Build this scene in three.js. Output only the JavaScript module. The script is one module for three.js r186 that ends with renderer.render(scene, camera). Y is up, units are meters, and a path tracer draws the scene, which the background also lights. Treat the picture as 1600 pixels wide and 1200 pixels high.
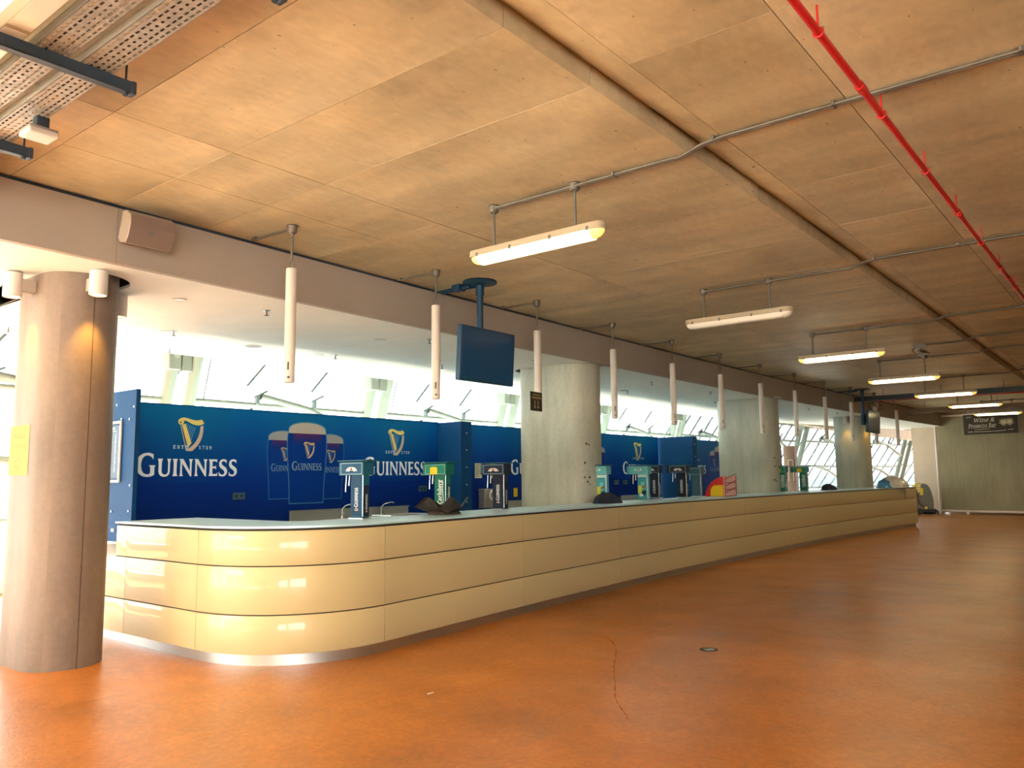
import * as THREE from 'three';
import { RoundedBoxGeometry } from 'three/addons/geometries/RoundedBoxGeometry.js';
import { mergeGeometries, mergeVertices, toCreasedNormals } from 'three/addons/utils/BufferGeometryUtils.js';
import { RectAreaLightUniformsLib } from 'three/addons/lights/RectAreaLightUniformsLib.js';

// ---------------------------------------------------------------- camera, sky, sun, exposure
RectAreaLightUniformsLib.init();
const scene = new THREE.Scene();
const D2R = Math.PI / 180;
const camera = new THREE.PerspectiveCamera(51.06, 4 / 3, 0.05, 6000);
camera.rotation.order = 'YXZ';
camera.position.set(0, 1.5, 0);
camera.rotation.set(6.687 * D2R, 38.543 * D2R, -0.63 * D2R);
const renderer = new THREE.WebGLRenderer({ antialias: true });
renderer.toneMapping = THREE.LinearToneMapping;
renderer.toneMappingExposure = 13.6;
renderer.shadowMap.enabled = true;
const SKY_LEVEL = 1.35;
const SUN_DIR = new THREE.Vector3(-1, 1.02, 0.16).normalize();
// bright hazy sky: white haze at the horizon, pale blue above, a wide soft glow round the sun
{
  const w = 512, h = 256, d = new Float32Array(w * h * 4);
  for (let j = 0; j < h; j++) for (let i = 0; i < w; i++) {
    const lat = ((j + 0.5) / h - 0.5) * Math.PI, lon = ((i + 0.5) / w - 0.5) * 2 * Math.PI, c = Math.cos(lat);
    const dir = new THREE.Vector3(c * Math.cos(lon), Math.sin(lat), c * Math.sin(lon)), up = Math.max(0, dir.y), glow = Math.pow(Math.max(0, dir.dot(SUN_DIR)), 6);
    const k = Math.pow(up, 0.55), L = (1.25 - 0.35 * k + 0.9 * glow) * SKY_LEVEL, o = (j * w + i) * 4;
    d[o] = L * (1.0 - 0.20 * k); d[o + 1] = L * (0.95 - 0.07 * k); d[o + 2] = L * (0.86 + 0.10 * k); d[o + 3] = 1;
  }
  const t = new THREE.DataTexture(d, w, h, THREE.RGBAFormat, THREE.FloatType);
  t.mapping = THREE.EquirectangularReflectionMapping; t.magFilter = THREE.LinearFilter; t.minFilter = THREE.LinearFilter; t.needsUpdate = true;
  scene.background = t; scene.environment = t;
}
const sun = new THREE.DirectionalLight(new THREE.Color(1, 0.93, 0.82), 21);
sun.position.copy(SUN_DIR).multiplyScalar(60).add(new THREE.Vector3(-8, 0, -14));
sun.target.position.set(-8, 0, -14);
sun.castShadow = true;
sun.shadow.mapSize.set(4096, 4096);
Object.assign(sun.shadow.camera, { left: -32, right: 32, top: 32, bottom: -32, near: 1, far: 130 });
scene.add(sun, sun.target);
const LAMP_POWER = 4, LAMP_GLOW = 0.5;

// ---------------------------------------------------------------- helpers
let seed = 7;
const rnd = () => { seed = (seed * 1664525 + 1013904223) >>> 0; return seed / 4294967296; };
const rr = (a, b) => a + (b - a) * rnd();
const used = {};
function numbered(n) {
  const k = used[n] = (used[n] ?? -1) + 1;
  return k ? n + '_' + String(k).padStart(3, '0') : n;
}
function tag(o, label, category, group) {
  o.userData.label = label;
  if (category) o.userData.category = category;
  if (group) o.userData.group = group;
  return o;
}
function shade(o) { o.castShadow = true; o.receiveShadow = true; return o; }
function thing(name, label, category, pos = [0, 0, 0], turn = 0, group) {
  const o = new THREE.Group(); o.name = numbered(name); scene.add(o);
  o.position.set(...pos); o.rotation.y = turn;
  return tag(o, label, category, group);
}
function part(name, geo, mat, parent) {
  const m = shade(new THREE.Mesh(Array.isArray(geo) ? join(geo) : geo, mat));
  m.name = name; parent.add(m); return m;
}
function solo(name, geo, mat, label, category, pos, group) {
  const m = shade(new THREE.Mesh(Array.isArray(geo) ? join(geo) : geo, mat));
  m.name = numbered(name); scene.add(m); if (pos) m.position.set(...pos);
  return tag(m, label, category, group);
}
function struct(name, label) {
  const o = new THREE.Group(); o.name = numbered(name); o.userData.kind = 'structure'; if (label) o.userData.label = label;
  scene.add(o); return o;
}
function join(list) {
  const l = list.map((g) => { let q = g.index ? g.toNonIndexed() : g; for (const k of Object.keys(q.attributes)) if (!['position', 'normal', 'uv'].includes(k)) q.deleteAttribute(k); return q; });
  return mergeGeometries(l);
}
function uvm(geo, s = 1, ox = 0, oy = 0) {             // uv in metres, by the face's main direction
  const g = geo.index ? geo.toNonIndexed() : geo, p = g.attributes.position, n = g.attributes.normal, uv = new Float32Array(p.count * 2);
  for (let i = 0; i < p.count; i++) {
    const ax = Math.abs(n.getX(i)), ay = Math.abs(n.getY(i)), az = Math.abs(n.getZ(i)), x = p.getX(i), y = p.getY(i), z = p.getZ(i);
    let u, v;
    if (ay >= ax && ay >= az) { u = z; v = x; } else if (ax >= az) { u = z; v = y; } else { u = x; v = y; }
    uv[2 * i] = u * s + ox; uv[2 * i + 1] = v * s + oy;
  }
  g.setAttribute('uv', new THREE.BufferAttribute(uv, 2)); return g;
}
const B = (w, h, d, x = 0, y = 0, z = 0, r = 0) => (r ? new RoundedBoxGeometry(w, h, d, 2, r) : new THREE.BoxGeometry(w, h, d)).translate(x, y, z);
const B2 = (x0, x1, y0, y1, z0, z1, r = 0) => B(Math.abs(x1 - x0), Math.abs(y1 - y0), Math.abs(z1 - z0), (x0 + x1) / 2, (y0 + y1) / 2, (z0 + z1) / 2, r);
const V = (x, y, z) => new THREE.Vector3(x, y, z);
function rod(a, b, r, seg = 12, r2 = r) {
  const A = V(...a), C = V(...b), d = C.clone().sub(A), g = new THREE.CylinderGeometry(r2, r, d.length(), seg);
  g.applyQuaternion(new THREE.Quaternion().setFromUnitVectors(V(0, 1, 0), d.normalize()));
  return g.translate((A.x + C.x) / 2, (A.y + C.y) / 2, (A.z + C.z) / 2);
}
function pipe(pts, r, seg = 10, n) {
  const c = new THREE.CatmullRomCurve3(pts.map((p) => V(...p)), false, 'catmullrom', 0.12);
  return new THREE.TubeGeometry(c, n ?? pts.length * 6, r, seg, false);
}
const lathe = (pts, seg = 24) => new THREE.LatheGeometry(pts.map((p) => new THREE.Vector2(...p)), seg);
function prism(pts, y0, y1, holes = [], bevel = 0) {      // outline in plan (x, z), from height y0 to y1
  const s = new THREE.Shape(pts.map(([x, z]) => new THREE.Vector2(x, -z)));
  for (const h of holes) s.holes.push(new THREE.Path(h.map(([x, z]) => new THREE.Vector2(x, -z))));
  const g = new THREE.ExtrudeGeometry(s, { depth: y1 - y0 - 2 * bevel, bevelEnabled: bevel > 0, bevelSize: bevel, bevelThickness: bevel, bevelOffset: -bevel, bevelSegments: 2, steps: 1 });
  return g.rotateX(-Math.PI / 2).translate(0, y0 + bevel, 0);
}
function extrudeX(pts, x0, x1, bevel = 0) {               // outline in (z, y), swept along x
  const s = new THREE.Shape(pts.map(([z, y]) => new THREE.Vector2(-z, y)));
  const g = new THREE.ExtrudeGeometry(s, { depth: x1 - x0 - 2 * bevel, bevelEnabled: bevel > 0, bevelSize: bevel, bevelThickness: bevel, bevelOffset: -bevel, bevelSegments: 2 });
  return g.rotateY(Math.PI / 2).translate(x0 + bevel, 0, 0);
}
const range = (a, b, n) => Array.from({ length: n + 1 }, (_, i) => a + (b - a) * i / n);
const ORD = ['first', 'second', 'third', 'fourth', 'fifth', 'sixth', 'seventh', 'eighth', 'ninth', 'tenth', 'eleventh', 'twelfth', 'thirteenth'];

// ---------------------------------------------------------------- textures
function noiseGrid(n, seed0) { let s = seed0; const a = new Float32Array(n * n); for (let i = 0; i < a.length; i++) { s = (s * 1664525 + 1013904223) >>> 0; a[i] = s / 4294967296; } return a; }
function makeNoise(seed0) {
  const n = 256, g = noiseGrid(n, seed0);
  return (x, y, px, py) => {                               // periodic value noise, period px, py cells
    const xi = Math.floor(x), yi = Math.floor(y), fx = x - xi, fy = y - yi, u = fx * fx * (3 - 2 * fx), v = fy * fy * (3 - 2 * fy);
    const at = (i, j) => g[((((j % py) + py) % py) % n) * n + ((((i % px) + px) % px) % n)];
    return (at(xi, yi) * (1 - u) + at(xi + 1, yi) * u) * (1 - v) + (at(xi, yi + 1) * (1 - u) + at(xi + 1, yi + 1) * u) * v;
  };
}
const N1 = makeNoise(11), N2 = makeNoise(77), N3 = makeNoise(301);
function fbm(N, u, v, cu, cv, oct) { let a = 0.5, s = 0, t = 0; for (let o = 0; o < oct; o++) { s += a * N(u * cu, v * cv, cu, cv); t += a; a *= 0.55; cu *= 2; cv *= 2; } return s / t; }
function dataTex(size, fn, srgb = true) {
  const d = new Uint8Array(size * size * 4);
  for (let j = 0; j < size; j++) for (let i = 0; i < size; i++) {
    const c = fn(i / size, j / size), o = (j * size + i) * 4;
    for (let k = 0; k < 3; k++) d[o + k] = Math.max(0, Math.min(255, Math.round(c[k] * 255)));
    d[o + 3] = 255;
  }
  const t = new THREE.DataTexture(d, size, size, THREE.RGBAFormat);
  t.wrapS = t.wrapT = THREE.RepeatWrapping; t.magFilter = THREE.LinearFilter; t.minFilter = THREE.LinearMipmapLinearFilter; t.generateMipmaps = true;
  if (srgb) t.colorSpace = THREE.SRGBColorSpace;
  t.needsUpdate = true; return t;
}
function withRepeat(t, s) { const c = t.clone(); c.repeat.set(s, s); c.needsUpdate = true; return c; }
function canvasTex(w, h, draw) {
  const c = document.createElement('canvas'); c.width = w; c.height = h; draw(c.getContext('2d'), w, h);
  const t = new THREE.CanvasTexture(c); t.colorSpace = THREE.SRGBColorSpace; t.anisotropy = 8; return t;
}
// cast concrete: cloudy cement film, board streaks along v, small pits
const pits = []; { let s = 5; const q = () => { s = (s * 1664525 + 1013904223) >>> 0; return s / 4294967296; }; for (let i = 0; i < 90; i++) pits.push([q(), q(), 0.0008 + 0.003 * q() * q(), 0.4 + 0.6 * q(), 0.5 + 2.2 * q()]); }
const pitMap = new Float32Array(1024 * 1024);
for (const [px, py, r, k, e] of pits) { const R = Math.ceil(r * 1024 * 3) + 1; for (let j = -R; j <= R; j++) for (let i = -R; i <= R; i++) { const d = Math.hypot(i / e, j) / (r * 1024); if (d < 1.2) { const a = ((Math.floor(py * 1024) + j) & 1023) * 1024 + ((Math.floor(px * 1024) + i) & 1023); pitMap[a] = Math.max(pitMap[a], k * Math.min(1, 1.2 - d)); } } }
const concreteTone = (u, v) => {
  const cloud = fbm(N1, u, v, 3, 3, 6), streak = fbm(N2, u, v, 10, 3, 5), fine = fbm(N3, u, v, 40, 90, 3), blot = fbm(N3, u + 0.37, v + 0.11, 5, 7, 4);
  let t = 0.86 + (cloud - 0.5) * 0.17 + (streak - 0.5) * 0.22 + (fine - 0.5) * 0.09;
  if (blot > 0.62) t -= (blot - 0.62) * 0.3;
  return t;
};
const texCeiling = dataTex(1024, (u, v) => {
  const t = concreteTone(u, v) * (1 - 0.6 * pitMap[Math.floor(v * 1024) * 1024 + Math.floor(u * 1024)]), w = fbm(N2, u, v, 4, 4, 4) - 0.5;
  return [t * 1.0, t * (0.985 + w * 0.04), t * (0.96 + w * 0.1)];
});
const texConcrete = dataTex(512, (u, v) => {
  const t = 0.9 + (fbm(N1, u, v, 4, 2, 6) - 0.5) * 0.2 + (fbm(N2, u, v, 14, 2, 5) - 0.5) * 0.16 + (fbm(N3, u, v, 60, 60, 2) - 0.5) * 0.06;
  return [t, t * 0.995, t * 0.98];
});
const bumpConcrete = dataTex(512, (u, v) => { const t = 0.5 + (fbm(N1, u, v, 12, 12, 5) - 0.5) * 0.8; return [t, t, t]; }, false);
const texFloor = dataTex(1024, (u, v) => {
  const c = fbm(N1, u, v, 4, 4, 6), d = fbm(N2, u, v, 9, 5, 5), f = fbm(N3, u, v, 128, 128, 2), sc = fbm(N2, u + 0.5, v, 3, 14, 5);
  let t = 0.86 + (c - 0.5) * 0.24 + (d - 0.5) * 0.16 + (f - 0.5) * 0.16;
  const s = sc > 0.62 ? (sc - 0.62) * 1.4 : 0;
  return [t - s * 0.25, t * 0.99 - s * 0.22, t * 0.98 - s * 0.15];
});
const roughFloor = dataTex(512, (u, v) => { const t = 0.62 + (fbm(N2, u, v, 5, 7, 6) - 0.5) * 0.25; return [t, t, t]; }, false);
const bumpFloor = dataTex(512, (u, v) => { const t = fbm(N3, u, v, 64, 64, 3) * 0.6 + fbm(N1, u, v, 10, 10, 4) * 0.4; return [t, t, t]; }, false);
const texGalv = dataTex(256, (u, v) => { const c = fbm(N1, u, v, 16, 16, 4), t = 0.84 + (c - 0.5) * 0.3; return [t, t, t]; });
const texPlaster = dataTex(256, (u, v) => { const t = 0.97 + (fbm(N1, u, v, 4, 4, 5) - 0.5) * 0.06; return [t, t, t]; });
const texFabric = dataTex(512, (u, v) => { const t = 0.9 + (fbm(N1, u, v, 3, 3, 5) - 0.5) * 0.16 + (fbm(N2, u, v, 30, 4, 3) - 0.5) * 0.08; return [t, t, t * 0.98]; });
const brushed = dataTex(256, (u, v) => { const t = 0.3 + (fbm(N2, u, v, 4, 90, 3) - 0.5) * 0.35; return [t, t, t]; }, false);

// ---------------------------------------------------------------- materials
const std = (color, roughness = 0.6, o = {}) => new THREE.MeshStandardMaterial({ color, roughness, ...o });
const phy = (color, roughness = 0.6, o = {}) => new THREE.MeshPhysicalMaterial({ color, roughness, ...o });
const lin = (r, g, b) => new THREE.Color().setRGB(r, g, b);
const ceilTones = [[0.73, 0.635, 0.42], [0.715, 0.62, 0.405], [0.745, 0.65, 0.435]];
const M = {
  ceiling: ceilTones.map((c) => std(lin(...c), 0.5, { map: withRepeat(texCeiling, 1 / 3.1), bumpMap: withRepeat(bumpConcrete, 1 / 1.3), bumpScale: 0.004 })),
  ceilBack: std(lin(0.10, 0.06, 0.03), 0.9),
  floor: std(lin(0.60, 0.215, 0.036), 0.55, { map: withRepeat(texFloor, 1 / 3.3), roughnessMap: withRepeat(roughFloor, 1 / 2.3), bumpMap: withRepeat(bumpFloor, 1 / 0.9), bumpScale: 0.0015 }),
  bouncePaving: std(lin(0.55, 0.46, 0.36), 0.7, { map: withRepeat(texConcrete, 0.5) }),
  vinyl: std(lin(0.70, 0.76, 0.70), 0.5, { map: withRepeat(texPlaster, 1) }),
  crack: std(lin(0.36, 0.12, 0.03), 0.7),
  white: std(lin(0.70, 0.66, 0.60), 0.7, { map: withRepeat(texPlaster, 1) }),
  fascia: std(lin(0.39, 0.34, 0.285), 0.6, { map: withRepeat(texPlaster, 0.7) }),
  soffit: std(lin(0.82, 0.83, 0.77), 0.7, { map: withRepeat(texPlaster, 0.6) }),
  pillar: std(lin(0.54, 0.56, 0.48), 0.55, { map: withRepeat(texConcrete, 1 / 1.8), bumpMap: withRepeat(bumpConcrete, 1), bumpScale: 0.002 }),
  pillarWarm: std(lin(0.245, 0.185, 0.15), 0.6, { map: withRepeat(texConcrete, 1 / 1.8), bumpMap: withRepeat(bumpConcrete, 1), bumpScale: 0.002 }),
  stain: std(lin(0.055, 0.035, 0.03), 0.8),
  lacquer: phy(lin(0.56, 0.475, 0.27), 0.35, { clearcoat: 0.45, clearcoatRoughness: 0.03, specularIntensity: 0.5 }),
  gap: std(lin(0.03, 0.025, 0.02), 0.8),
  steel: std(lin(0.55, 0.57, 0.57), 0.42, { metalness: 1, envMapIntensity: 1 }),
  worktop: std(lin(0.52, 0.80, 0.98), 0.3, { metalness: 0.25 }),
  galv: std(lin(0.50, 0.475, 0.43), 0.5, { metalness: 0.35, map: withRepeat(texGalv, 2) }),
  conduit: std(lin(0.15, 0.145, 0.125), 0.5, { metalness: 0.3 }),
  darkIron: std(lin(0.025, 0.045, 0.07), 0.5),
  black: std(lin(0.012, 0.012, 0.014), 0.45),
  redPaint: std(lin(0.55, 0.015, 0.015), 0.35),
  tube: std(lin(0.60, 0.56, 0.52), 0.45),
  housing: std(lin(0.42, 0.36, 0.26), 0.5),
  lampOff: phy(lin(0.72, 0.70, 0.62), 0.35, { clearcoat: 0.3 }),
  lampGlow: std(lin(0.9, 0.8, 0.5), 0.5, { emissive: lin(1, 0.80, 0.42), emissiveIntensity: LAMP_GLOW }),
  lampEnd: std(lin(0.8, 0.66, 0.25), 0.5, { emissive: lin(1, 0.62, 0.14), emissiveIntensity: 0.07 }),
  spotGlow: std(lin(0.9, 0.8, 0.5), 0.5, { emissive: lin(1, 0.72, 0.3), emissiveIntensity: 0.45 }),
  navy: phy(lin(0.006, 0.040, 0.115), 0.4, { clearcoat: 0.35, clearcoatRoughness: 0.25 }),
  navyDull: phy(lin(0.001, 0.05, 0.17), 0.65, { specularIntensity: 0.4 }),
  screen: phy(lin(0.0, 0.05, 0.15), 0.35, { clearcoat: 0.6, clearcoatRoughness: 0.12 }),
  tv: std(lin(0.003, 0.045, 0.11), 0.45),
  fabric: std(lin(0.40, 0.345, 0.215), 0.85, { map: withRepeat(texFabric, 1 / 2.2) }),
  framePaint: std(lin(0.78, 0.66, 0.58), 0.4),
  pinkWall: std(lin(0.74, 0.60, 0.46), 0.7, { map: withRepeat(texPlaster, 0.7) }),
  steelWhite: std(lin(0.26, 0.30, 0.255), 0.5),
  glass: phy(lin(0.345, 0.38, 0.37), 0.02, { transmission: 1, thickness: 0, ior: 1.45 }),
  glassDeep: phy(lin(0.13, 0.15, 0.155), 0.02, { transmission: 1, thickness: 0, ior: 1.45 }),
  barPale: std(lin(0.30, 0.38, 0.42), 0.5),
  bar: std(lin(0.13, 0.17, 0.175), 0.5),
  cloth: std(lin(0.05, 0.035, 0.03), 0.75),
  clothBlue: std(lin(0.012, 0.022, 0.05), 0.7),
  plastic: phy(lin(0.62, 0.62, 0.60), 0.25, { clearcoat: 0.6 }),
  plasticBlue: phy(lin(0.05, 0.22, 0.42), 0.25, { clearcoat: 0.6 }),
  yellow: std(lin(0.80, 0.58, 0.02), 0.4),
  greyPlastic: std(lin(0.17, 0.17, 0.13), 0.5),
  green: std(lin(0.0, 0.13, 0.095), 0.55),
  tapBlue: std(lin(0.004, 0.085, 0.14), 0.55),
  tapBlack: std(lin(0.004, 0.012, 0.03), 0.55),
  tapGrey: std(lin(0.05, 0.12, 0.15), 0.35),
  tapSky: std(lin(0.10, 0.42, 0.50), 0.55),
  chrome: std(lin(0.75, 0.78, 0.8), 0.15, { metalness: 1 }),
  paper: std(lin(0.75, 0.72, 0.62), 0.8),
  ground: std(lin(0.035, 0.06, 0.08), 0.9),
};

// ---------------------------------------------------------------- plan of the place
const CEIL = 3.78, STEP = 0.045, SOFFIT = 3.28, TOP = 1.125;
const xc = (z) => -5.95 + 0.0045 * (z + 16) ** 2;                     // front of the bar
const xf = (z) => -6.8 + 0.0017 * (Math.min(z, 2) + 16) ** 2;         // fascia above the bar
const xg = (z) => (z > -16 ? -12.0 : -12.05 + 0.0062 * (z + 16) ** 2); // glazed front at head height
const LEAN = 0.30, xgy = (z, y) => xg(z) + (y - 2.74) * LEAN;

// floor
{
  const f = struct('floor', 'orange red poured resin floor of the concourse');
  part('floor_slab', uvm(B2(-13.6, 6.3, -0.3, 0, 14.3, -46)), M.floor, f);
  part('added_bounce_floor', uvm(B2(-13.5, -2.6, 0.0005, 0.004, 14.2, 1.6)), M.bouncePaving, f);  // pale floor added out of view to bounce sun up to the ceiling
  part('bar_floor', uvm(prism([[-13.5, -4.75], [-7.95, -4.75], ...range(-4.75, -25.6, 12).slice(1).map((z) => [xc(z) - 0.9, z]), [-6.5, -25.6], [-7.2, -33], [-13.5, -44]], 0.0005, 0.004)), M.vinyl, f);
  const cr = [[-4.53, -6.81], [-4.34, -6.69], [-4.14, -6.6], [-3.87, -6.29], [-3.63, -5.88], [-3.46, -5.59], [-3.22, -5.21], [-3.0, -4.86], [-2.89, -4.73], [-2.76, -4.59], [-2.66, -4.47]];
  const L = [], R = [];
  const cv = new THREE.CatmullRomCurve3(cr.map(([x, z]) => V(x, 0, z)));
  for (let i = 0; i <= 60; i++) { const p = cv.getPoint(i / 60), t = cv.getTangent(i / 60), w = (0.0015 + 0.006 * fbm(N1, i / 60, 0.3, 16, 4, 3)) * Math.min(1, i / 6, (60 - i) / 6 + 0.1); L.push([p.x - t.z * w + rr(-0.012, 0.012), p.z + t.x * w]); R.unshift([p.x + t.z * w, p.z - t.x * w + rr(-0.004, 0.004)]); }
  part('crack', prism([...L, ...R], 0.0002, 0.0012), M.crack, f);
}
// concrete ceiling: cast panels with open joints, one level left of the step, 6 cm higher to the right of it
{
  const c = struct('ceiling', 'board-marked tan concrete ceiling cast in panels');
  part('slab', [B2(-14, 6.3, CEIL + 0.14, CEIL + 0.5, 4.4, -46), B2(-6.75, 6.3, CEIL + 0.14, CEIL + 0.5, 14.3, 4.4)], M.ceilBack, c);   // the slab stops short of the front behind the viewer, an opening added to let daylight in
  const zs = [14.3, 11.5, 9, 6.8, 4.4, 3.2, 2.1, 1.1, -0.3, -1.4, -2.19, -3.0, -3.81, -5.08, -6.37, -7.64];
  for (let z = -8.92; z > -36; z -= 1.28) zs.push(z);
  const cols = [[-6.95, -4.87, 0], [-4.87, -2.42, 0], [-2.16, -1.33, STEP], [-1.33, 1.1, STEP], [1.1, 3.6, STEP], [3.6, 6.2, STEP]];
  for (let i = 0; i < zs.length - 1; i++) for (let k = 0; k < cols.length; k++) {
    let [x0, x1, up] = cols[k];
    if (k === 0) x0 = zs[i] > 4.6 ? -6.75 : xf(zs[i]) - 0.35;
    const dy = rr(-0.0012, 0.0012), m = M.ceiling[Math.floor(rnd() * 3)];
    const pieces = k === 0 && i >= 10 && i <= 12 ? [[x0, -5.62], [-5.62, x1]] : [[x0, x1]];
    for (const [a, b] of pieces) part('ceiling_panel', uvm(B2(a + 0.003, b - (k === 1 ? 0 : 0.003), CEIL + up + dy, CEIL + 0.15, zs[i] - 0.003, zs[i + 1] + 0.003), 1, k * 0.37 + i * 0.53, i * 0.71 + k * 1.3), m, c);
  }
}
{
  const c = scene.getObjectByName('ceiling'), n = 12, prof = [[-2.42, CEIL + 0.13]];
  for (let i = 0; i <= n; i++) { const t = i / n; prof.push([-2.41 + 0.25 * t, CEIL + STEP + 0.085 * Math.pow(1 - t, 2.2)]); }
  prof.push([-2.16, CEIL + 0.13]);
  const g = new THREE.ExtrudeGeometry(new THREE.Shape(prof.map((q) => new THREE.Vector2(...q))), { depth: 50.2, bevelEnabled: false }).translate(0, 0, -35.9);
  part('step_shade_cove', toCreasedNormals(uvm(g), 0.6), M.ceiling[1], c);  // curved strip added so the ceiling darkens softly beside the step
}
// bulkhead over the bar and the white soffit behind it
const PILLARS = [[-7.32, -7.66, -3.06, 0.32], [-7.2, -7.94, -10.75, 0.35], [-7.17, -7.93, -18.49, 0.35], [-7.15, -7.5, -26.1, 0.35]];
function stadium(x0, x1, z, r, n = 16) {
  const p = [];
  for (let i = 0; i <= n; i++) { const a = -Math.PI / 2 + Math.PI * i / n; p.push([x0 + r * Math.cos(a), z + r * Math.sin(a)]); }
  for (let i = 0; i <= n; i++) { const a = Math.PI / 2 + Math.PI * i / n; p.push([x1 + r * Math.cos(a), z + r * Math.sin(a)]); }
  return p;
}
const xs = (z) => Math.max(-10.5, xg(z) + 1.45);
{
  const f = struct('trim_1', 'white bulkhead running above the bar'), s = struct('ceiling', 'white suspended soffit behind the bulkhead');
  const seams = [4.4, 1.1,  -3.0, -7.03, -11.06, -15.09, -19.12, -23.15, -27.18, -31.2, -35.2];
  for (let i = 0; i < seams.length - 1; i++) {
    const a = seams[i] - 0.002, b = seams[i + 1] + 0.002, zz = range(a, b, 10);
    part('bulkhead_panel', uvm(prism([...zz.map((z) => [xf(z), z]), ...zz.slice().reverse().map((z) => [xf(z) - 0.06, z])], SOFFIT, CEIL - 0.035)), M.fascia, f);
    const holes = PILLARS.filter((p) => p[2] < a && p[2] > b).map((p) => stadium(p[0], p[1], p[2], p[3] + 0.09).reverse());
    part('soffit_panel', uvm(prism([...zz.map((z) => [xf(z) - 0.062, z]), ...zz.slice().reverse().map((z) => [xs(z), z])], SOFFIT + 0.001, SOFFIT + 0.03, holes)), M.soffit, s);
  }
  const zz = range(4.4, -35.2, 40);
  part('shadow_gap', prism([...zz.map((z) => [xf(z) - 0.03, z]), ...zz.slice().reverse().map((z) => [xf(z) - 0.06, z])], CEIL - 0.035, CEIL), M.darkIron, f);
  part('upstand', prism([...zz.map((z) => [xs(z), z]), ...zz.slice().reverse().map((z) => [xs(z) - 0.12, z])], SOFFIT - 0.0, CEIL + 0.14), M.white, s);
}
// lowered window head at the far end
{
  const t = struct('trim_2', 'pale window head at the far end of the glazing');
  const za = -28, zb = -37.5, n = 12, geos = [];
  for (let i = 0; i < n; i++) {
    const z0 = za + (zb - za) * i / n, z1 = za + (zb - za) * (i + 1) / n, y = 3.27 - 0.42 * ((i + 0.5) / n);
    geos.push(prism([[xs(z0) + 0.06, z0], [xs(z1) + 0.06, z1], [xs(z1) - 0.1, z1], [xs(z0) - 0.1, z0]], y, SOFFIT + 0.02));
  }
  part('window_head', uvm(join(geos)), M.pinkWall, t);
}
// pillars
const pillarLabels = ['round-ended concrete pillar at the left with a yellow paper notice on it', 'round-ended concrete pillar behind the bar, with a little black sign hanging before it', 'round-ended concrete pillar behind the bar beside the red display', 'palest round-ended concrete pillar at the far end of the bar'];
PILLARS.forEach(([x0, x1, z, PR], i) => {
  const t = thing('concrete_pillar', pillarLabels[i], 'pillar', [0, 0, 0], 0, 'pillars along the bar');
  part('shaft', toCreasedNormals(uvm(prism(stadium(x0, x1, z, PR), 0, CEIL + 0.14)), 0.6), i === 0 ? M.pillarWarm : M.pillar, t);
  const a = 0.0;                             // vertical shutter joint on the rounded end
  const pts = range(0, SOFFIT, 40).map((y) => { const b = a + (y < 2.2 ? 0.012 * (fbm(N1, y / 4, 0.2, 24, 4, 3) - 0.5) : 0); return [x0 + (PR + 0.0005) * Math.cos(b) - 0, y, z + (PR + 0.0005) * Math.sin(b)]; });
  if (i === 0) part('shutter_joint', new THREE.TubeGeometry(new THREE.CatmullRomCurve3(pts.map((p) => V(...p))), 80, 0.004, 6), M.stain, t);
  if (i === 1 || i === 2) for (let k = 0; k < 7; k++) { const b = rr(0.5, 0.8), y = (k % 2 ? 1.85 : 1.45) + rr(-0.2, 0.2); part('blowhole', new THREE.SphereGeometry(rr(0.008, 0.016), 8, 6).scale(1, 1.3, 1).translate(x0 + PR * Math.cos(b), y, z + PR * Math.sin(b)), M.stain, t); }
});

// ---------------------------------------------------------------- walls that close the hall
{
  const w = struct('wall_right', 'plain concrete wall on the right, with an added opening for daylight');
  part('wall_face', uvm(B2(6.2, 6.6, -0.3, CEIL + 0.5, 2.4, -46)), M.pillar, w); part('wall_lintel', uvm(B2(6.2, 6.6, 2.9, CEIL + 0.5, 14.7, 2.4)), M.pillar, w); part('wall_upstand', uvm(B2(6.2, 6.6, -0.3, 0.02, 14.7, 2.4)), M.pillar, w);  // the gap under the lintel is added, unseen, to let daylight in
  for (const z of [8.8, 14.7]) part('wall_pier', uvm(B2(6.2, 6.6, 0.02, 2.9, z, z - 0.8)), M.pillar, w);
  const b = struct('wall_back', 'plain concrete wall behind the viewer');
  part('wall_face', uvm(B2(-13.6, 6.2, -0.3, CEIL + 0.5, 14.3, 14.7)), M.pillar, b);
  const e = struct('wall_end', 'pale pink plastered wall beside the grey partition');
  part('wall_face', uvm(B2(-7.42, -6.5, 0, CEIL + 0.14, -34.35, -34.7)), M.pinkWall, e);
  const e2 = struct('wall_end', 'wall behind the grey partition');
  part('wall_face', uvm(B2(-6.5, 6.2, 0, CEIL + 0.14, -35.6, -36)), M.pinkWall, e2);
}
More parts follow.
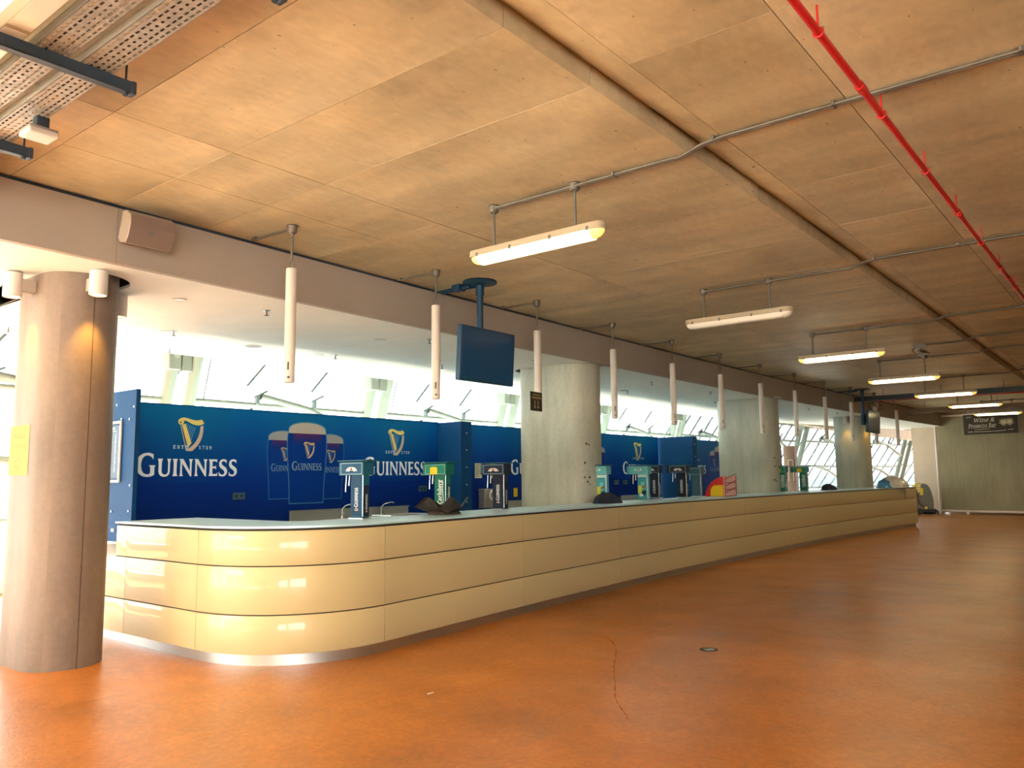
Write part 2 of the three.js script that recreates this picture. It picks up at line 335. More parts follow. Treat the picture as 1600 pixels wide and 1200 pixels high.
// grey fabric partition in a pale tube frame, turned a little
{
  const t = thing('partition_screen', 'large grey green fabric partition in a pale tube frame closing the hall', 'partition', [-6.5, 0, -34.0], -0.17);
  part('fabric_panel', uvm(B2(0.06, 12.5, 0.16, 3.62, 0.012, -0.012)), M.fabric, t);
  part('side_tube', rod([0, 0, 0.02], [0, 3.68, 0.02], 0.045), M.framePaint, t);
  part('bottom_tube', rod([0, 0.11, 0.02], [12.5, 0.11, 0.02], 0.045), M.framePaint, t);
  part('top_tube', rod([0, 3.66, 0.02], [12.5, 3.66, 0.02], 0.045), M.framePaint, t);
  for (let x = 0.95; x < 12; x += 2.35) part('floor_bracket', [B(0.1, 0.12, 0.1, x, 0.06, 0.02, 0.01), B(0.16, 0.012, 0.14, x, 0.006, 0.02)], M.framePaint, t);
  for (let x = 1.2; x < 12.4; x += 3.1) part('top_clip', B(0.06, 0.18, 0.06, x, 3.7, 0.02), M.framePaint, t);
}

// ---------------------------------------------------------------- glazed front and the world outside
solo('outdoor_ground', uvm(B2(-3500, -13.65, -9.3, -9, 1500, -3500)), M.ground, 'pale paved ground far below outside the glazing', 'ground');
{
  const ends = []; for (let z = 10.0; z > -44; z -= 4.05) ends.push(z);
  const quad = (z0, z1, y0, y1, t) => {
    const P = (z, y, o) => V(xgy(z, y) + o, y, z), A = [P(z0, y0, 0), P(z1, y0, 0), P(z1, y1, 0), P(z0, y1, 0)];
    const g = new THREE.BufferGeometry(); g.setAttribute('position', new THREE.Float32BufferAttribute([A[0], A[1], A[2], A[0], A[2], A[3]].flatMap((v) => [v.x - 0.35, v.y, v.z]), 3));
    g.setAttribute('uv', new THREE.Float32BufferAttribute([0, 0, 1, 0, 1, 1, 0, 0, 1, 1, 0, 1], 2)); g.computeVertexNormals(); return g;
  };
  let w = 0;
  for (let i = 0; i < ends.length; i++) {
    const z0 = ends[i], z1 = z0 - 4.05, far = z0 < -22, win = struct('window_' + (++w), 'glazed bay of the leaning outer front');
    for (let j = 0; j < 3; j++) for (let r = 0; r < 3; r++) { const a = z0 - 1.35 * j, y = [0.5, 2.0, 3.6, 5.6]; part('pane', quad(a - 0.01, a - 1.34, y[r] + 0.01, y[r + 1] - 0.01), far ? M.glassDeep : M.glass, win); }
    for (let j = 0; j < 3; j++) {
      const a = z0 - 1.35 * j - 0.55, P = (z, y) => [xgy(z, y) - 0.2, y, z];
      part('glazing_bar', far ? rod(P(a + 1.5, 1.0), P(a - 0.5, 3.9), 0.028, 6) : rod(P(a + 0.22, 3.12), P(a - 0.4, 4.0), 0.022, 6), far ? M.barPale : M.bar, win);
      if (far) part('glazing_bar', rod(P(a + 0.8, 0.9), P(a - 1.2, 3.9), 0.028, 6), M.barPale, win);
    }
    part('sill', prism([[xgy(z0, 0.4) + 0.1, z0], [xgy(z1, 0.4) + 0.1, z1], [xgy(z1, 0.4) - 0.5, z1], [xgy(z0, 0.4) - 0.5, z0]], 0, 0.42), M.white, win);
  }
  // pairs of leaning tube columns, rails, braces
  const cz = []; for (let z = -2.31; z > -44; z -= 4.08) cz.push(z);
  let n = 0;
  for (const z of cz) {
    const t = thing('tube_column', n ? `pair of leaning white tube columns, ${ORD[n - 1]} pair right of the left pillar` : 'pair of leaning white tube columns left of the left pillar', 'column', [0, 0, 0], 0, 'leaning columns of the glazed front');
    n++;
    const P = (zz, y, o = 0) => [xgy(zz, y) + o, y, zz];
    part('tube', rod(P(z, 0), P(z, 5.2), 0.095, 16), M.steelWhite, t);
    part('tube', rod(P(z - 0.36, 0, 0.05), P(z - 0.36, 5.2, 0.05), 0.095, 16), M.steelWhite, t);
    part('connector', [B(0.2, 0.34, 0.16, xgy(z, 3.38), 3.38, z - 0.18, 0.02), B(0.26, 0.28, 0.2, xgy(z, 3.36) - 0.02, 3.36, z + 0.02, 0.02)], M.steelWhite, t);
    part('tie_rod', rod(P(z - 0.62, 0.4), P(z - 0.62, 5.0), 0.012, 6), M.bar, t);
  }
  for (let i = 0; i < cz.length - 1; i++) {
    const z0 = cz[i] - 0.36, z1 = cz[i + 1], P = (zz, y, o = 0) => [xgy(zz, y) + o, y, zz];
    {
      const t = thing('rail_assembly', `white horizontal rails with clamps in the ${ORD[i]} glazing bay from the left`, 'rail', [0, 0, 0], 0, 'rails of the glazed front');
      for (const y of [2.8, 1.85, 1.0]) part('rail', rod(P(z0 - 0.05, y), P(z1 + 0.05, y - 0.02), 0.04, 10), M.steelWhite, t);
      for (let j = 0; j < 3; j++) {
        const zz = z0 - 1.25 - j * 1.2; if (zz < z1 + 0.3) continue;
        part('clamp', [B(0.07, 0.16, 0.07, xgy(zz, 2.88), 2.88, zz, 0.01), B(0.05, 0.03, 0.3, 0, 0, 0, 0.01).rotateX(0.45).translate(xgy(zz, 2.98), 2.98, zz - 0.05), B(0.05, 0.14, 0.04, 0, 0, 0).rotateX(-0.5).translate(xgy(zz, 2.68), 2.68, zz + 0.1)], M.bar, t);
      }
      for (const y of [2.84, 1.75]) part('brace', pipe([P(z0 - 1.3, y + 0.1), P(z0 - 2.4, y - 0.08), P(z1, y - 0.55)], 0.06, 10, 20), M.steelWhite, t);
    }
  }
}

// ---------------------------------------------------------------- bar counter
function counterPath() {
  const p = [];
  for (const x of range(-9.3, -6.5, 28)) p.push([x, -3.78, 0, 1]);
  const cx = -6.5, cz = -4.9, ax = xc(-4.9) - cx, az = 1.12;
  for (let i = 1; i < 24; i++) { const a = Math.PI / 2 * (1 - i / 24), e = 0.92; p.push([cx + ax * Math.pow(Math.cos(a), e), cz + az * Math.pow(Math.sin(a), e)]); }
  for (const z of range(-4.9, -25.7, 90)) p.push([xc(z), z]);
  for (let i = 0; i < p.length; i++) { const a = p[Math.max(0, i - 1)], b = p[Math.min(p.length - 1, i + 1)], dx = b[0] - a[0], dz = b[1] - a[1], l = Math.hypot(dx, dz); p[i] = [p[i][0], p[i][1], -dz / l, dx / l]; }
  return p;
}
const CP = counterPath();
const cpOff = (i, o) => [CP[i][0] + CP[i][2] * o, CP[i][1] + CP[i][3] * o];
const cpLen = [0]; for (let i = 1; i < CP.length; i++) cpLen.push(cpLen[i - 1] + Math.hypot(CP[i][0] - CP[i - 1][0], CP[i][1] - CP[i - 1][1]));
function cpAt(s, o) { let i = 1; while (i < CP.length - 1 && cpLen[i] < s) i++; const t = Math.max(0, Math.min(1, (s - cpLen[i - 1]) / (cpLen[i] - cpLen[i - 1]))), a = cpOff(i - 1, o), b = cpOff(i, o); return [a[0] + (b[0] - a[0]) * t, a[1] + (b[1] - a[1]) * t]; }
const sOfX = (x) => x + 9.3;
const sOfZ = (z) => { let i = 30; while (CP[i][1] > z) i++; return cpLen[i - 1] + (cpLen[i] - cpLen[i - 1]) * (CP[i - 1][1] - z) / (CP[i - 1][1] - CP[i][1]); };
function ribbon(s0, s1, o0, o1, step = 0.12) { const n = Math.max(1, Math.ceil((s1 - s0) / step)), ss = range(s0, s1, n); return [...ss.map((s) => cpAt(s, o0)), ...ss.slice().reverse().map((s) => cpAt(s, o1))]; }
{
  const t = thing('bar_counter', 'long curved bar counter clad in glossy cream lacquered panels', 'bar', [0, 0, 0]);
  const sEnd = cpLen[cpLen.length - 1], seams = [0, 0.75, sOfX(-7.72), sOfX(-6.46), sOfZ(-4.95)];
  for (let z = -7.2; z > -25; z -= 2.33) seams.push(sOfZ(z));
  seams.push(sEnd);
  const rows = [[0.095, 0.402], [0.412, 0.795], [0.805, 1.088]];
  for (let r = 0; r < 3; r++) for (let i = 0; i < seams.length - 1; i++) {
    let a = seams[i] + 0.0025, b = seams[i + 1] - 0.0025;
    if (r === 2) { if (i < 1) continue; if (i === 1) a = sOfX(-7.92); }
    part('cladding_panel', toCreasedNormals(prism(ribbon(a, b, 0, -0.022), rows[r][0], rows[r][1], [], 0.0015), 0.5), M.lacquer, t);
  }
  // far return
  for (const [y0, y1] of rows) part('cladding_panel', B2(xc(-25.7) - 0.02, -6.5, y0, y1, -25.7, -25.722), M.lacquer, t);
  part('core', prism(ribbon(0, sEnd - 0.01, -0.026, -0.09), 0.09, 0.79), M.gap, t);
  part('core', prism(ribbon(sOfX(-7.91), sEnd - 0.01, -0.026, -0.09), 0.79, 1.095), M.gap, t);
  part('plinth', toCreasedNormals(prism(ribbon(0, sEnd - 0.05, -0.045, -0.08), 0, 0.094), 0.5), M.steel, t);
  part('inner_side', prism(ribbon(sOfX(-7.9), sEnd - 0.02, -0.80, -0.82), 0, 1.09), M.steel, t);
  part('low_top', prism([[-9.3, -3.79], [-7.93, -3.79], [-7.93, -4.65], [-9.3, -4.65]], 0.797, 0.812), M.white, t);
  part('low_side', B2(-9.3, -9.28, 0, 0.79, -3.8, -4.65), M.white, t);
  const w = thing('bar_worktop', 'pale steel worktop lying along the whole cream bar counter', 'worktop', [0, 0, 0]);
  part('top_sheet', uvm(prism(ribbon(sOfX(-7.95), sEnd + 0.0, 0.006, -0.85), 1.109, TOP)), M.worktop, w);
  part('dark_edge', prism(ribbon(sOfX(-7.95), sEnd, 0.004, -0.06), 1.096, 1.1085), M.gap, w);
}
// ---------------------------------------------------------------- printed back wall of the bar
function harp(g, x, y, h, c1 = '#e2d07e', c2 = '#cdbba6', strings = '#c4dcec') {       // drawn in a box of height h, about 0.75 h wide, top left at x, y
  const s = h / 100, P = (a, b) => [x + a * s, y + b * s];
  g.lineCap = 'butt'; g.lineJoin = 'round';
  const path = (pts, fill) => { g.beginPath(); for (const q of pts) { if (q.length === 2) g[g._m ? 'lineTo' : 'moveTo'](...P(...q)); else g.bezierCurveTo(...P(q[0], q[1]), ...P(q[2], q[3]), ...P(q[4], q[5])); g._m = true; } g._m = false; g.closePath(); g.fillStyle = fill; g.fill(); };
  for (let i = 0; i < 6; i++) { g.strokeStyle = strings; g.lineWidth = Math.max(0.8, 0.9 * s); g.beginPath(); g.moveTo(...P(30 + i * 5.5, 17 + i * 2.2)); g.lineTo(...P(27 + i * 3.2, 31 + i * 8)); g.stroke(); }
  path([[14, 22], [26, 18], [47, 76], [36, 90]], c1);                                                 // soundbox
  path([[9, 24], [12, 24], [32, 96], [40, 92], [50, 88], [48, 100], [30, 100]], c2);                  // left edge and foot
  path([[74, 24], [84, 22], [86, 52, 78, 78, 50, 100], [34, 100], [32, 96], [58, 82, 74, 58, 74, 24]], c2);  // forepillar
  path([[2, 14], [2, 4, 12, -1, 24, 0], [42, 2, 54, 12, 78, 3], [87, 15], [74, 24, 56, 24, 38, 14], [30, 10, 24, 8, 20, 10], [24, 22, 4, 28, 2, 14]], c1);
  g.fillStyle = '#2a2410'; g.beginPath(); g.arc(...P(10, 15), 2.2 * s, 0, 7); g.fill();
}
// flared display capitals, drawn in a unit box one high (y down)
const GLYPH = {
  I: [0.34, 'M.0 .0L.34 .0C.28 .1 .27 .2 .27 .35L.27 .65C.27 .8 .28 .9 .34 1L.0 1C.06 .9 .07 .8 .07 .65L.07 .35C.07 .2 .06 .1 0 0Z'],
  U: [0.86, 'M0 0L.34 0C.28 .1 .27 .2 .27 .34L.27 .66C.27 .82 .34 .9 .47 .9C.6 .9 .66 .82 .66 .64L.66 .3C.66 .18 .64 .09 .58 0L.86 0C.8 .09 .78 .18 .78 .3L.78 .66C.78 .9 .66 1.03 .44 1.03C.2 1.03 .07 .9 .07 .66L.07 .34C.07 .2 .06 .1 0 0Z'],
  N: [0.9, 'M0 0L.27 0L.7 .68L.7 .3C.7 .18 .68 .09 .62 0L.9 0C.84 .09 .82 .18 .82 .3L.82 1.02L.74 1.02L.2 .26L.2 .68C.2 .84 .22 .92 .28 1L.02 1C.07 .92 .08 .84 .08 .68L.08 .2C.08 .12 .06 .05 0 0Z'],
  E: [0.62, 'M0 0L.58 0L.58 .2C.52 .13 .46 .12 .38 .12L.27 .12L.27 .43L.36 .43C.44 .43 .48 .41 .52 .35L.52 .63C.48 .56 .44 .54 .36 .54L.27 .54L.27 .88L.4 .88C.5 .88 .56 .86 .62 .77L.6 1L0 1C.06 .9 .07 .8 .07 .65L.07 .35C.07 .2 .06 .1 0 0Z'],
  S: [0.62, 'M.54 .04L.54 .26C.48 .16 .42 .11 .33 .11C.25 .11 .2 .15 .2 .22C.2 .31 .28 .35 .38 .41C.52 .49 .6 .57 .6 .72C.6 .91 .46 1.03 .26 1.03C.17 1.03 .09 1.01 .01 .97L.01 .72C.07 .85 .15 .92 .25 .92C.34 .92 .4 .87 .4 .79C.4 .69 .32 .64 .22 .58C.09 .5 .02 .42 .02 .27C.02 .09 .15 -.02 .33 -.02C.41 -.02 .48 0 .54 .04Z'],
  G: [0.92, 'M.8 .05L.8 .28C.72 .16 .64 .1 .52 .1C.35 .1 .24 .26 .24 .5C.24 .76 .35 .91 .53 .91C.59 .91 .63 .89 .66 .86L.66 .66C.66 .6 .64 .56 .58 .52L.92 .52C.87 .56 .86 .6 .86 .66L.86 .93C.77 1 .66 1.03 .53 1.03C.22 1.03 0 .82 0 .5C0 .19 .23 -.02 .54 -.02C.64 -.02 .73 0 .8 .05Z'],
};
function word(g, text, x, y, w, h, color, font, firstUp = 1.28) {             // text fitted into width w, capitals h high, first letter taller; baseline at y
  let tot = 0; [...text].forEach((c, i) => { tot += (GLYPH[c][0] + 0.075) * (i ? 1 : firstUp); }); tot -= 0.075;
  const sx = w / (tot * h); let q = x; g.fillStyle = color;
  [...text].forEach((c, i) => { const k = i ? 1 : firstUp; g.save(); g.translate(q, y - h * k); g.scale(h * sx * k, h * k); g.fill(new Path2D(GLYPH[c][1])); g.restore(); q += (GLYPH[c][0] + 0.075) * k * h * sx; });
}
function pint(g, cx, top, w, h, alpha) {
  g.save(); g.globalAlpha = alpha;
  const shape = () => { g.beginPath(); g.moveTo(cx - w * 0.43, top + h); g.bezierCurveTo(cx - w * 0.43, top + h * 0.6, cx - w * 0.56, top + h * 0.35, cx - w * 0.47, top + h * 0.1); g.bezierCurveTo(cx - w * 0.44, top - h * 0.02, cx + w * 0.44, top - h * 0.02, cx + w * 0.47, top + h * 0.1); g.bezierCurveTo(cx + w * 0.56, top + h * 0.35, cx + w * 0.43, top + h * 0.6, cx + w * 0.43, top + h); g.closePath(); };
  shape(); g.fillStyle = '#00348a'; g.fill(); g.clip();
  g.fillStyle = '#b9b2a8'; g.fillRect(cx - w, top - h * 0.05, 2 * w, h * 0.2);
  const gr = g.createLinearGradient(0, top + h * 0.15, 0, top + h * 0.3); gr.addColorStop(0, '#5a2a62'); gr.addColorStop(1, '#00348a'); g.fillStyle = gr; g.fillRect(cx - w * 0.36, top + h * 0.15, w * 0.72, h * 0.15);
  g.restore(); g.save(); g.globalAlpha = alpha * 0.8; shape(); g.strokeStyle = '#4a86ae'; g.lineWidth = w * 0.025; g.stroke(); g.restore();
  g.save(); g.globalAlpha = alpha; harp(g, cx - w * 0.1, top + h * 0.25, h * 0.2, '#c9ae7c', '#c7b08e'); word(g, 'GUINNESS', cx - w * 0.38, top + h * 0.6, w * 0.76, h * 0.085, '#7f9db4', '100px serif'); g.restore();
}
function banner(z0, z1, logos, pints, wpx) {             // print of a bay: z0 is its left end seen from the hall
  const W = z0 - z1, Hh = 1.7, px = wpx / W, hpx = Math.round(Hh * px), X = (z) => (z0 - z) * px, Y = (y) => (2.5 - y) * px;
  return canvasTex(wpx, hpx, (g, w, h) => {
    g.fillStyle = '#00367a'; g.fillRect(0, 0, w, h);
    let gr = g.createLinearGradient(0, 0, 0, h); gr.addColorStop(0, 'rgba(0,98,166,0.98)'); gr.addColorStop(0.35, 'rgba(0,64,146,0.98)'); gr.addColorStop(0.62, 'rgba(0,46,134,0.98)'); gr.addColorStop(1, 'rgba(0,40,118,1)'); g.fillStyle = gr; g.fillRect(0, 0, w, h);  // navy ground, paler and tealer towards the top
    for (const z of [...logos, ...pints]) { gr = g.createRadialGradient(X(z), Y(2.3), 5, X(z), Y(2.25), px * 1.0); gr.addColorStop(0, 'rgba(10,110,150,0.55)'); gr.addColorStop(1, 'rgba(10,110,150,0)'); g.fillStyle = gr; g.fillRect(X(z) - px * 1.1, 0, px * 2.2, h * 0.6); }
    for (const z of pints) { pint(g, X(z + 0.42), Y(2.24), px * 0.56, px * 1.0, 0.85); pint(g, X(z - 0.42), Y(2.22), px * 0.56, px * 1.0, 0.85); pint(g, X(z), Y(2.385), px * 0.72, px * 1.22, 1); }
    for (const z of logos) {
      harp(g, X(z + 0.19), Y(2.345), px * 0.44);
      g.fillStyle = '#e6f0f8'; g.font = 'bold ' + Math.round(px * 0.062) + 'px serif'; g.textBaseline = 'alphabetic';
      g.textAlign = 'left'; g.fillText('E S T D', X(z + 0.24), Y(1.93)); g.fillText('1 7 5 9', X(z - 0.12), Y(1.93));
      word(g, 'GUINNESS', X(z + 0.72), Y(1.575), px * 1.43, px * 0.225, '#eef6ff', 'bold 100px serif', 1.3);
    }
  });
}
const XB = -10;
{
  const bays = [[-4.55, -10.42, [-5.69, -9.4], [-7.58], 2048, 'navy printed wall panel with two harp logos and three beer glasses, nearest the left'],
    [-10.72, -18.55, [-13.2, -17.5], [-15.3], 2048, 'navy printed wall panel seen to both sides of the second pillar'],
    [-18.85, -27.3, [-20.62, -24.6], [-22.3], 2048, 'navy printed wall panel with its logo half hidden behind the third pillar']];
  for (const [z0, z1, logos, pints, px, label] of bays) {
    const t = thing('back_bar_panel', label, 'wall panel', [XB, 0, (z0 + z1) / 2], 0, 'printed panels behind the bar');
    const W = z0 - z1;
    part('board', B2(-0.05, -0.002, 0.8, 2.5, -W / 2, W / 2), M.navy, t);
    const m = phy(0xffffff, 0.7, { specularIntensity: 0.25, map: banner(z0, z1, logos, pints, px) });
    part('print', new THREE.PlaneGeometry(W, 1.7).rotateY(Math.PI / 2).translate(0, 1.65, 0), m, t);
    part('top_rail', B2(-0.055, 0.004, 2.5, 2.512, -W / 2, W / 2), M.navyDull, t);
  }
}
// fins standing out from the back wall
{
  const menuTex = canvasTex(256, 512, (g, w, h) => { g.fillStyle = '#032a55'; g.fillRect(0, 0, w, h); g.fillStyle = '#b9c8d2'; g.beginPath(); g.arc(176, 30, 11, 0, 7); g.fill(); g.fillRect(168, 52, 40, 7); for (let i = 0; i < 34; i++) g.fillRect(196 - (i * 7) % 5, 84 + i * 11, 10 + (i * 5) % 9, 4); });
  const fin = (x0, x1, z0, z1, y0, label, mat) => {
    const t = thing('bar_fin', label, 'wall panel', [0, 0, 0], 0, 'short walls standing out behind the bar');
    part('board', B2(x0, x1, y0, 2.5, z0, z1, 0.004), mat, t);
    return t;
  };
  const f1 = fin(-10.2, -8.5, -4.25, -4.2, 0.87, 'navy end panel with studs and a framed menu beside the left pillar', M.navyDull);
  for (const [x, y] of [[-8.92, 2.35], [-8.53, 2.31], [-8.8, 2.19], [-8.62, 2.18], [-8.55, 1.47], [-8.94, 1.19], [-8.56, 1.2]]) part('stud', new THREE.CylinderGeometry(0.012, 0.012, 0.012, 10).rotateX(Math.PI / 2).translate(x, y, -4.196), M.steel, f1);
  part('socket', B(0.06, 0.032, 0.014, -8.89, 0.99, -4.196), M.paper, f1);
  const fr = thing('menu_frame', 'white framed menu board on the navy end panel', 'frame', [-9.05, 1.835, -4.195]);
  part('print', new THREE.PlaneGeometry(0.5, 0.58).translate(0, 0, 0.006), std(0xffffff, 0.4, { map: menuTex }), fr);
  part('frame', [B(0.56, 0.03, 0.02, 0, 0.32, 0.01, 0.004), B(0.56, 0.03, 0.02, 0, -0.32, 0.01, 0.004), B(0.03, 0.61, 0.02, -0.265, 0, 0.01, 0.004), B(0.03, 0.61, 0.02, 0.265, 0, 0.01, 0.004)], M.white, fr);
  const f2 = fin(-10.05, -9.45, -10.7, -10.42, 0, 'navy fin wall with a lit corner between the first and second printed panels', M.navyDull);
  const f3 = fin(-10.05, -9.05, -18.83, -18.6, 0, 'navy fin wall behind the dark beer taps', M.navyDull);
  for (const [f, x, z] of [[f2, -9.449, -10.56], [f3, -9.049, -18.7]]) for (const y of [2.3, 2.0, 1.7, 1.4, 1.1]) part('stud', new THREE.CylinderGeometry(0.013, 0.013, 0.012, 10).rotateZ(Math.PI / 2).translate(x, y, z), M.steel, f);
  const f4 = fin(-10.05, -9.66, -27.6, -27.85, 0, 'brown pink end fin with a pale frame at the far end of the bar', std(lin(0.30, 0.18, 0.12), 0.6));
  part('pale_frame', [B2(-9.9, -9.72, 2.0, 2.03, -27.6, -27.58), B2(-9.9, -9.88, 1.3, 2.03, -27.6, -27.58), B2(-9.74, -9.72, 1.3, 2.03, -27.6, -27.58)], M.framePaint, f4);
}
// back counter with sinks
{
  const t = thing('back_counter', 'white back counter with a steel top against the navy wall', 'counter', [0, 0, 0]);
  for (const [a, b] of [[-4.55, -10.4], [-10.72, -18.58], [-18.85, -27.0]]) { part('cabinet', B2(-9.99, -9.42, 0, 0.85, a, b), M.white, t); part('steel_top', B2(-9.99, -9.38, 0.85, 0.9, a, b), M.steel, t); }
  for (const [z0, z1, l] of [[-7.26, -9.65, 'steel sink splashback left of the second pillar'], [-16.6, -18.0, 'cream low splashback seen right of the second pillar'], [-12.2, -13.0, 'small steel splashback beside the second pillar']]) {
    const s = thing('splashback', l, 'splashback', [XB + 0.03, 0.9, (z0 + z1) / 2], 0, 'splashbacks on the back counter');
    const W = z0 - z1; part('sheet', B2(-0.012, 0.012, 0, 0.165, -W / 2, W / 2, 0.004), M.steel, s); part('lip', B2(-0.012, 0.05, 0.155, 0.165, -W / 2, W / 2), M.steel, s);
  }
  for (const [z, l] of [[-8.15, 'chrome swan neck tap left of the first beer tap'], [-8.95, 'chrome swan neck tap right of the first beer tap']]) {
    const s = thing('sink_tap', l, 'tap', [-9.86, 0.9, z], 0, 'taps of the steel sink');
    part('spout', pipe([[0, 0, 0], [0, 0.16, 0], [0.02, 0.21, -0.05], [0.06, 0.235, -0.16], [0.08, 0.225, -0.2]], 0.011, 8, 30), M.chrome, s);
    part('base', lathe([[0, 0], [0.035, 0], [0.03, 0.02], [0.02, 0.05], [0.015, 0.06], [0, 0.06]], 16), M.chrome, s);
    part('lever', rod([0.02, 0.06, 0], [0.1, 0.11, 0.05], 0.008, 8), M.chrome, s);
  }
  const sock = (z, y, l, n = 1) => { const s = thing('wall_socket', l, 'socket', [XB + 0.004, y, z], 0, 'sockets on the navy wall'); part('plate', B(0.014, 0.095, 0.19, 0.007, 0, 0, 0.004), M.tapGrey, s); for (const k of [-0.04, 0.04]) { part('outlet', B(0.006, 0.05, 0.05, 0.016, 0.0, k), M.darkIron, s); } };
  sock(-6.43, 1.295, 'teal double socket below the first logo on the navy wall'); sock(-10.02, 1.34, 'teal double socket below the second logo on the navy wall');
  sock(-12.2, 1.33, 'teal socket on the navy wall beside the second pillar'); sock(-16.45, 1.38, 'left one of two sockets right of the second pillar'); sock(-16.85, 1.38, 'right one of two sockets right of the second pillar');
  for (const [z, l] of [[-11.5, 'left paper notice on the navy wall above the steel dispenser'], [-11.95, 'right paper notice on the navy wall above the steel dispenser']]) solo('paper_notice', B(0.004, 0.28, 0.2, 0, 0, 0), new THREE.MeshStandardMaterial({ map: canvasTex(64, 96, (g) => { g.fillStyle = '#d6cfae'; g.fillRect(0, 0, 64, 96); g.fillStyle = '#8d8a78'; for (let i = 0; i < 9; i++) g.fillRect(8, 10 + i * 9, 46 - (i * 17) % 20, 3); }), roughness: 0.8 }), l, 'notice', [XB + 0.006, 1.65, z], 'notices on the navy wall');
  const d = thing('towel_dispenser', 'steel towel dispenser with a white roll against the navy wall', 'dispenser', [XB + 0.003, 0.93, -11.75]);
  part('case', B(0.16, 0.36, 0.5, 0.08, 0.2, 0, 0.012), M.galv, d);
  part('roll', new THREE.TorusGeometry(0.055, 0.02, 8, 20).rotateY(Math.PI / 2).scale(1, 1.35, 1).translate(0.17, 0.26, 0.06), M.white, d);
  solo('yellow_notice', B(0.004, 0.17, 0.12), M.yellow, 'yellow label on the navy wall at the edge of the second pillar', 'notice', [XB + 0.006, 1.22, -12.62]);
}

// ---------------------------------------------------------------- beer taps
function colTex(kind) {
  return canvasTex(160, 512, (g, w, h) => {
    const bg = { stout: '#063a5e', night: '#04142c', lager: '#00664f', lagerDark: '#014a3a', sky: '#3fa7b8' }[kind];
    g.fillStyle = bg; g.fillRect(0, 0, w, h);
    if (kind === 'sky') {
      g.fillStyle = '#bfe3dc'; g.fillRect(0, 0, w, 60); g.fillStyle = '#2b6d7c'; for (let i = 0; i < 5; i++) g.fillRect(20 + i * 24, 66, 16, 18);
      g.fillStyle = '#d6e24a'; g.fillRect(0, 240, 66, 170); g.fillStyle = '#7fc8c4'; g.fillRect(60, 160, 60, 90); g.fillStyle = '#b5522a'; g.beginPath(); g.arc(120, 260, 26, 0, 7); g.fill(); g.fillStyle = '#12233a'; g.beginPath(); g.ellipse(110, 400, 40, 60, 0.4, 0, 7); g.fill(); g.fillStyle = '#e8ede8'; g.beginPath(); g.ellipse(60, 450, 40, 30, 0, 0, 7); g.fill(); g.fillStyle = '#dcb13e'; g.fillRect(70, 300, 40, 24);
      return;
    }
    g.save(); g.translate(w / 2, h); g.rotate(-Math.PI / 2);
    g.fillStyle = '#e9eff0'; g.textBaseline = 'middle'; g.textAlign = 'left';
    if (kind === 'stout' || kind === 'night') { word(g, 'GUINNESS', 112, 22, 250, 46, '#e9eff0', 'bold 100px serif', 1.15); g.fillStyle = '#c9a48c'; g.beginPath(); g.moveTo(64, -26); g.lineTo(64 + 38, -14); g.lineTo(64 + 38, 14); g.lineTo(64, 30); g.closePath(); g.fill(); g.fillStyle = '#063a5e'; g.fillRect(76, -10, 18, 18); }
    else { g.font = 'italic bold 92px serif'; g.save(); g.scale(0.82, 1); g.fillText('Carlsberg', 90, 0); g.restore(); g.strokeStyle = '#e9eff0'; g.lineWidth = 9; g.beginPath(); g.moveTo(95, 46); g.bezierCurveTo(180, 76, 280, 26, 410, 52); g.stroke(); }
    g.restore();
  });
}
const headTex = (kind) => canvasTex(256, 96, (g, w, h) => {
  g.fillStyle = { stout: '#07466a', night: '#051a36', lager: '#007a60', sky: '#62bcc2', grey: '#2f5a66' }[kind]; g.fillRect(0, 0, w, h);
  g.strokeStyle = '#9fc3cf'; g.lineWidth = 4; g.strokeRect(2, 2, w - 4, h - 4);
  if (kind === 'stout' || kind === 'night') { g.fillStyle = '#d8d2d0'; g.beginPath(); g.moveTo(60, 72); g.quadraticCurveTo(70, 36, 118, 34); g.lineTo(138, 34); g.quadraticCurveTo(190, 36, 200, 72); g.lineTo(176, 66); g.lineTo(164, 76); g.lineTo(150, 64); g.lineTo(110, 64); g.lineTo(96, 76); g.lineTo(84, 66); g.closePath(); g.fill(); g.fillStyle = '#a0413a'; g.fillRect(118, 42, 20, 20); }
  if (kind === 'lager') { g.fillStyle = '#e5c11c'; g.beginPath(); g.moveTo(64, 96); g.lineTo(64, 30); g.quadraticCurveTo(110, 14, 158, 30); g.lineTo(158, 96); g.fill(); }
  if (kind === 'sky') { g.fillStyle = '#e7f0ea'; g.fillRect(70, 30, 110, 26); g.fillStyle = '#2b6d7c'; g.fillRect(90, 36, 70, 12); }
});
const TEX = {}; const tx = (f, k) => TEX[(f === colTex ? 'c' : 'h') + k] ??= std(0xffffff, 0.7, { map: f(k) });
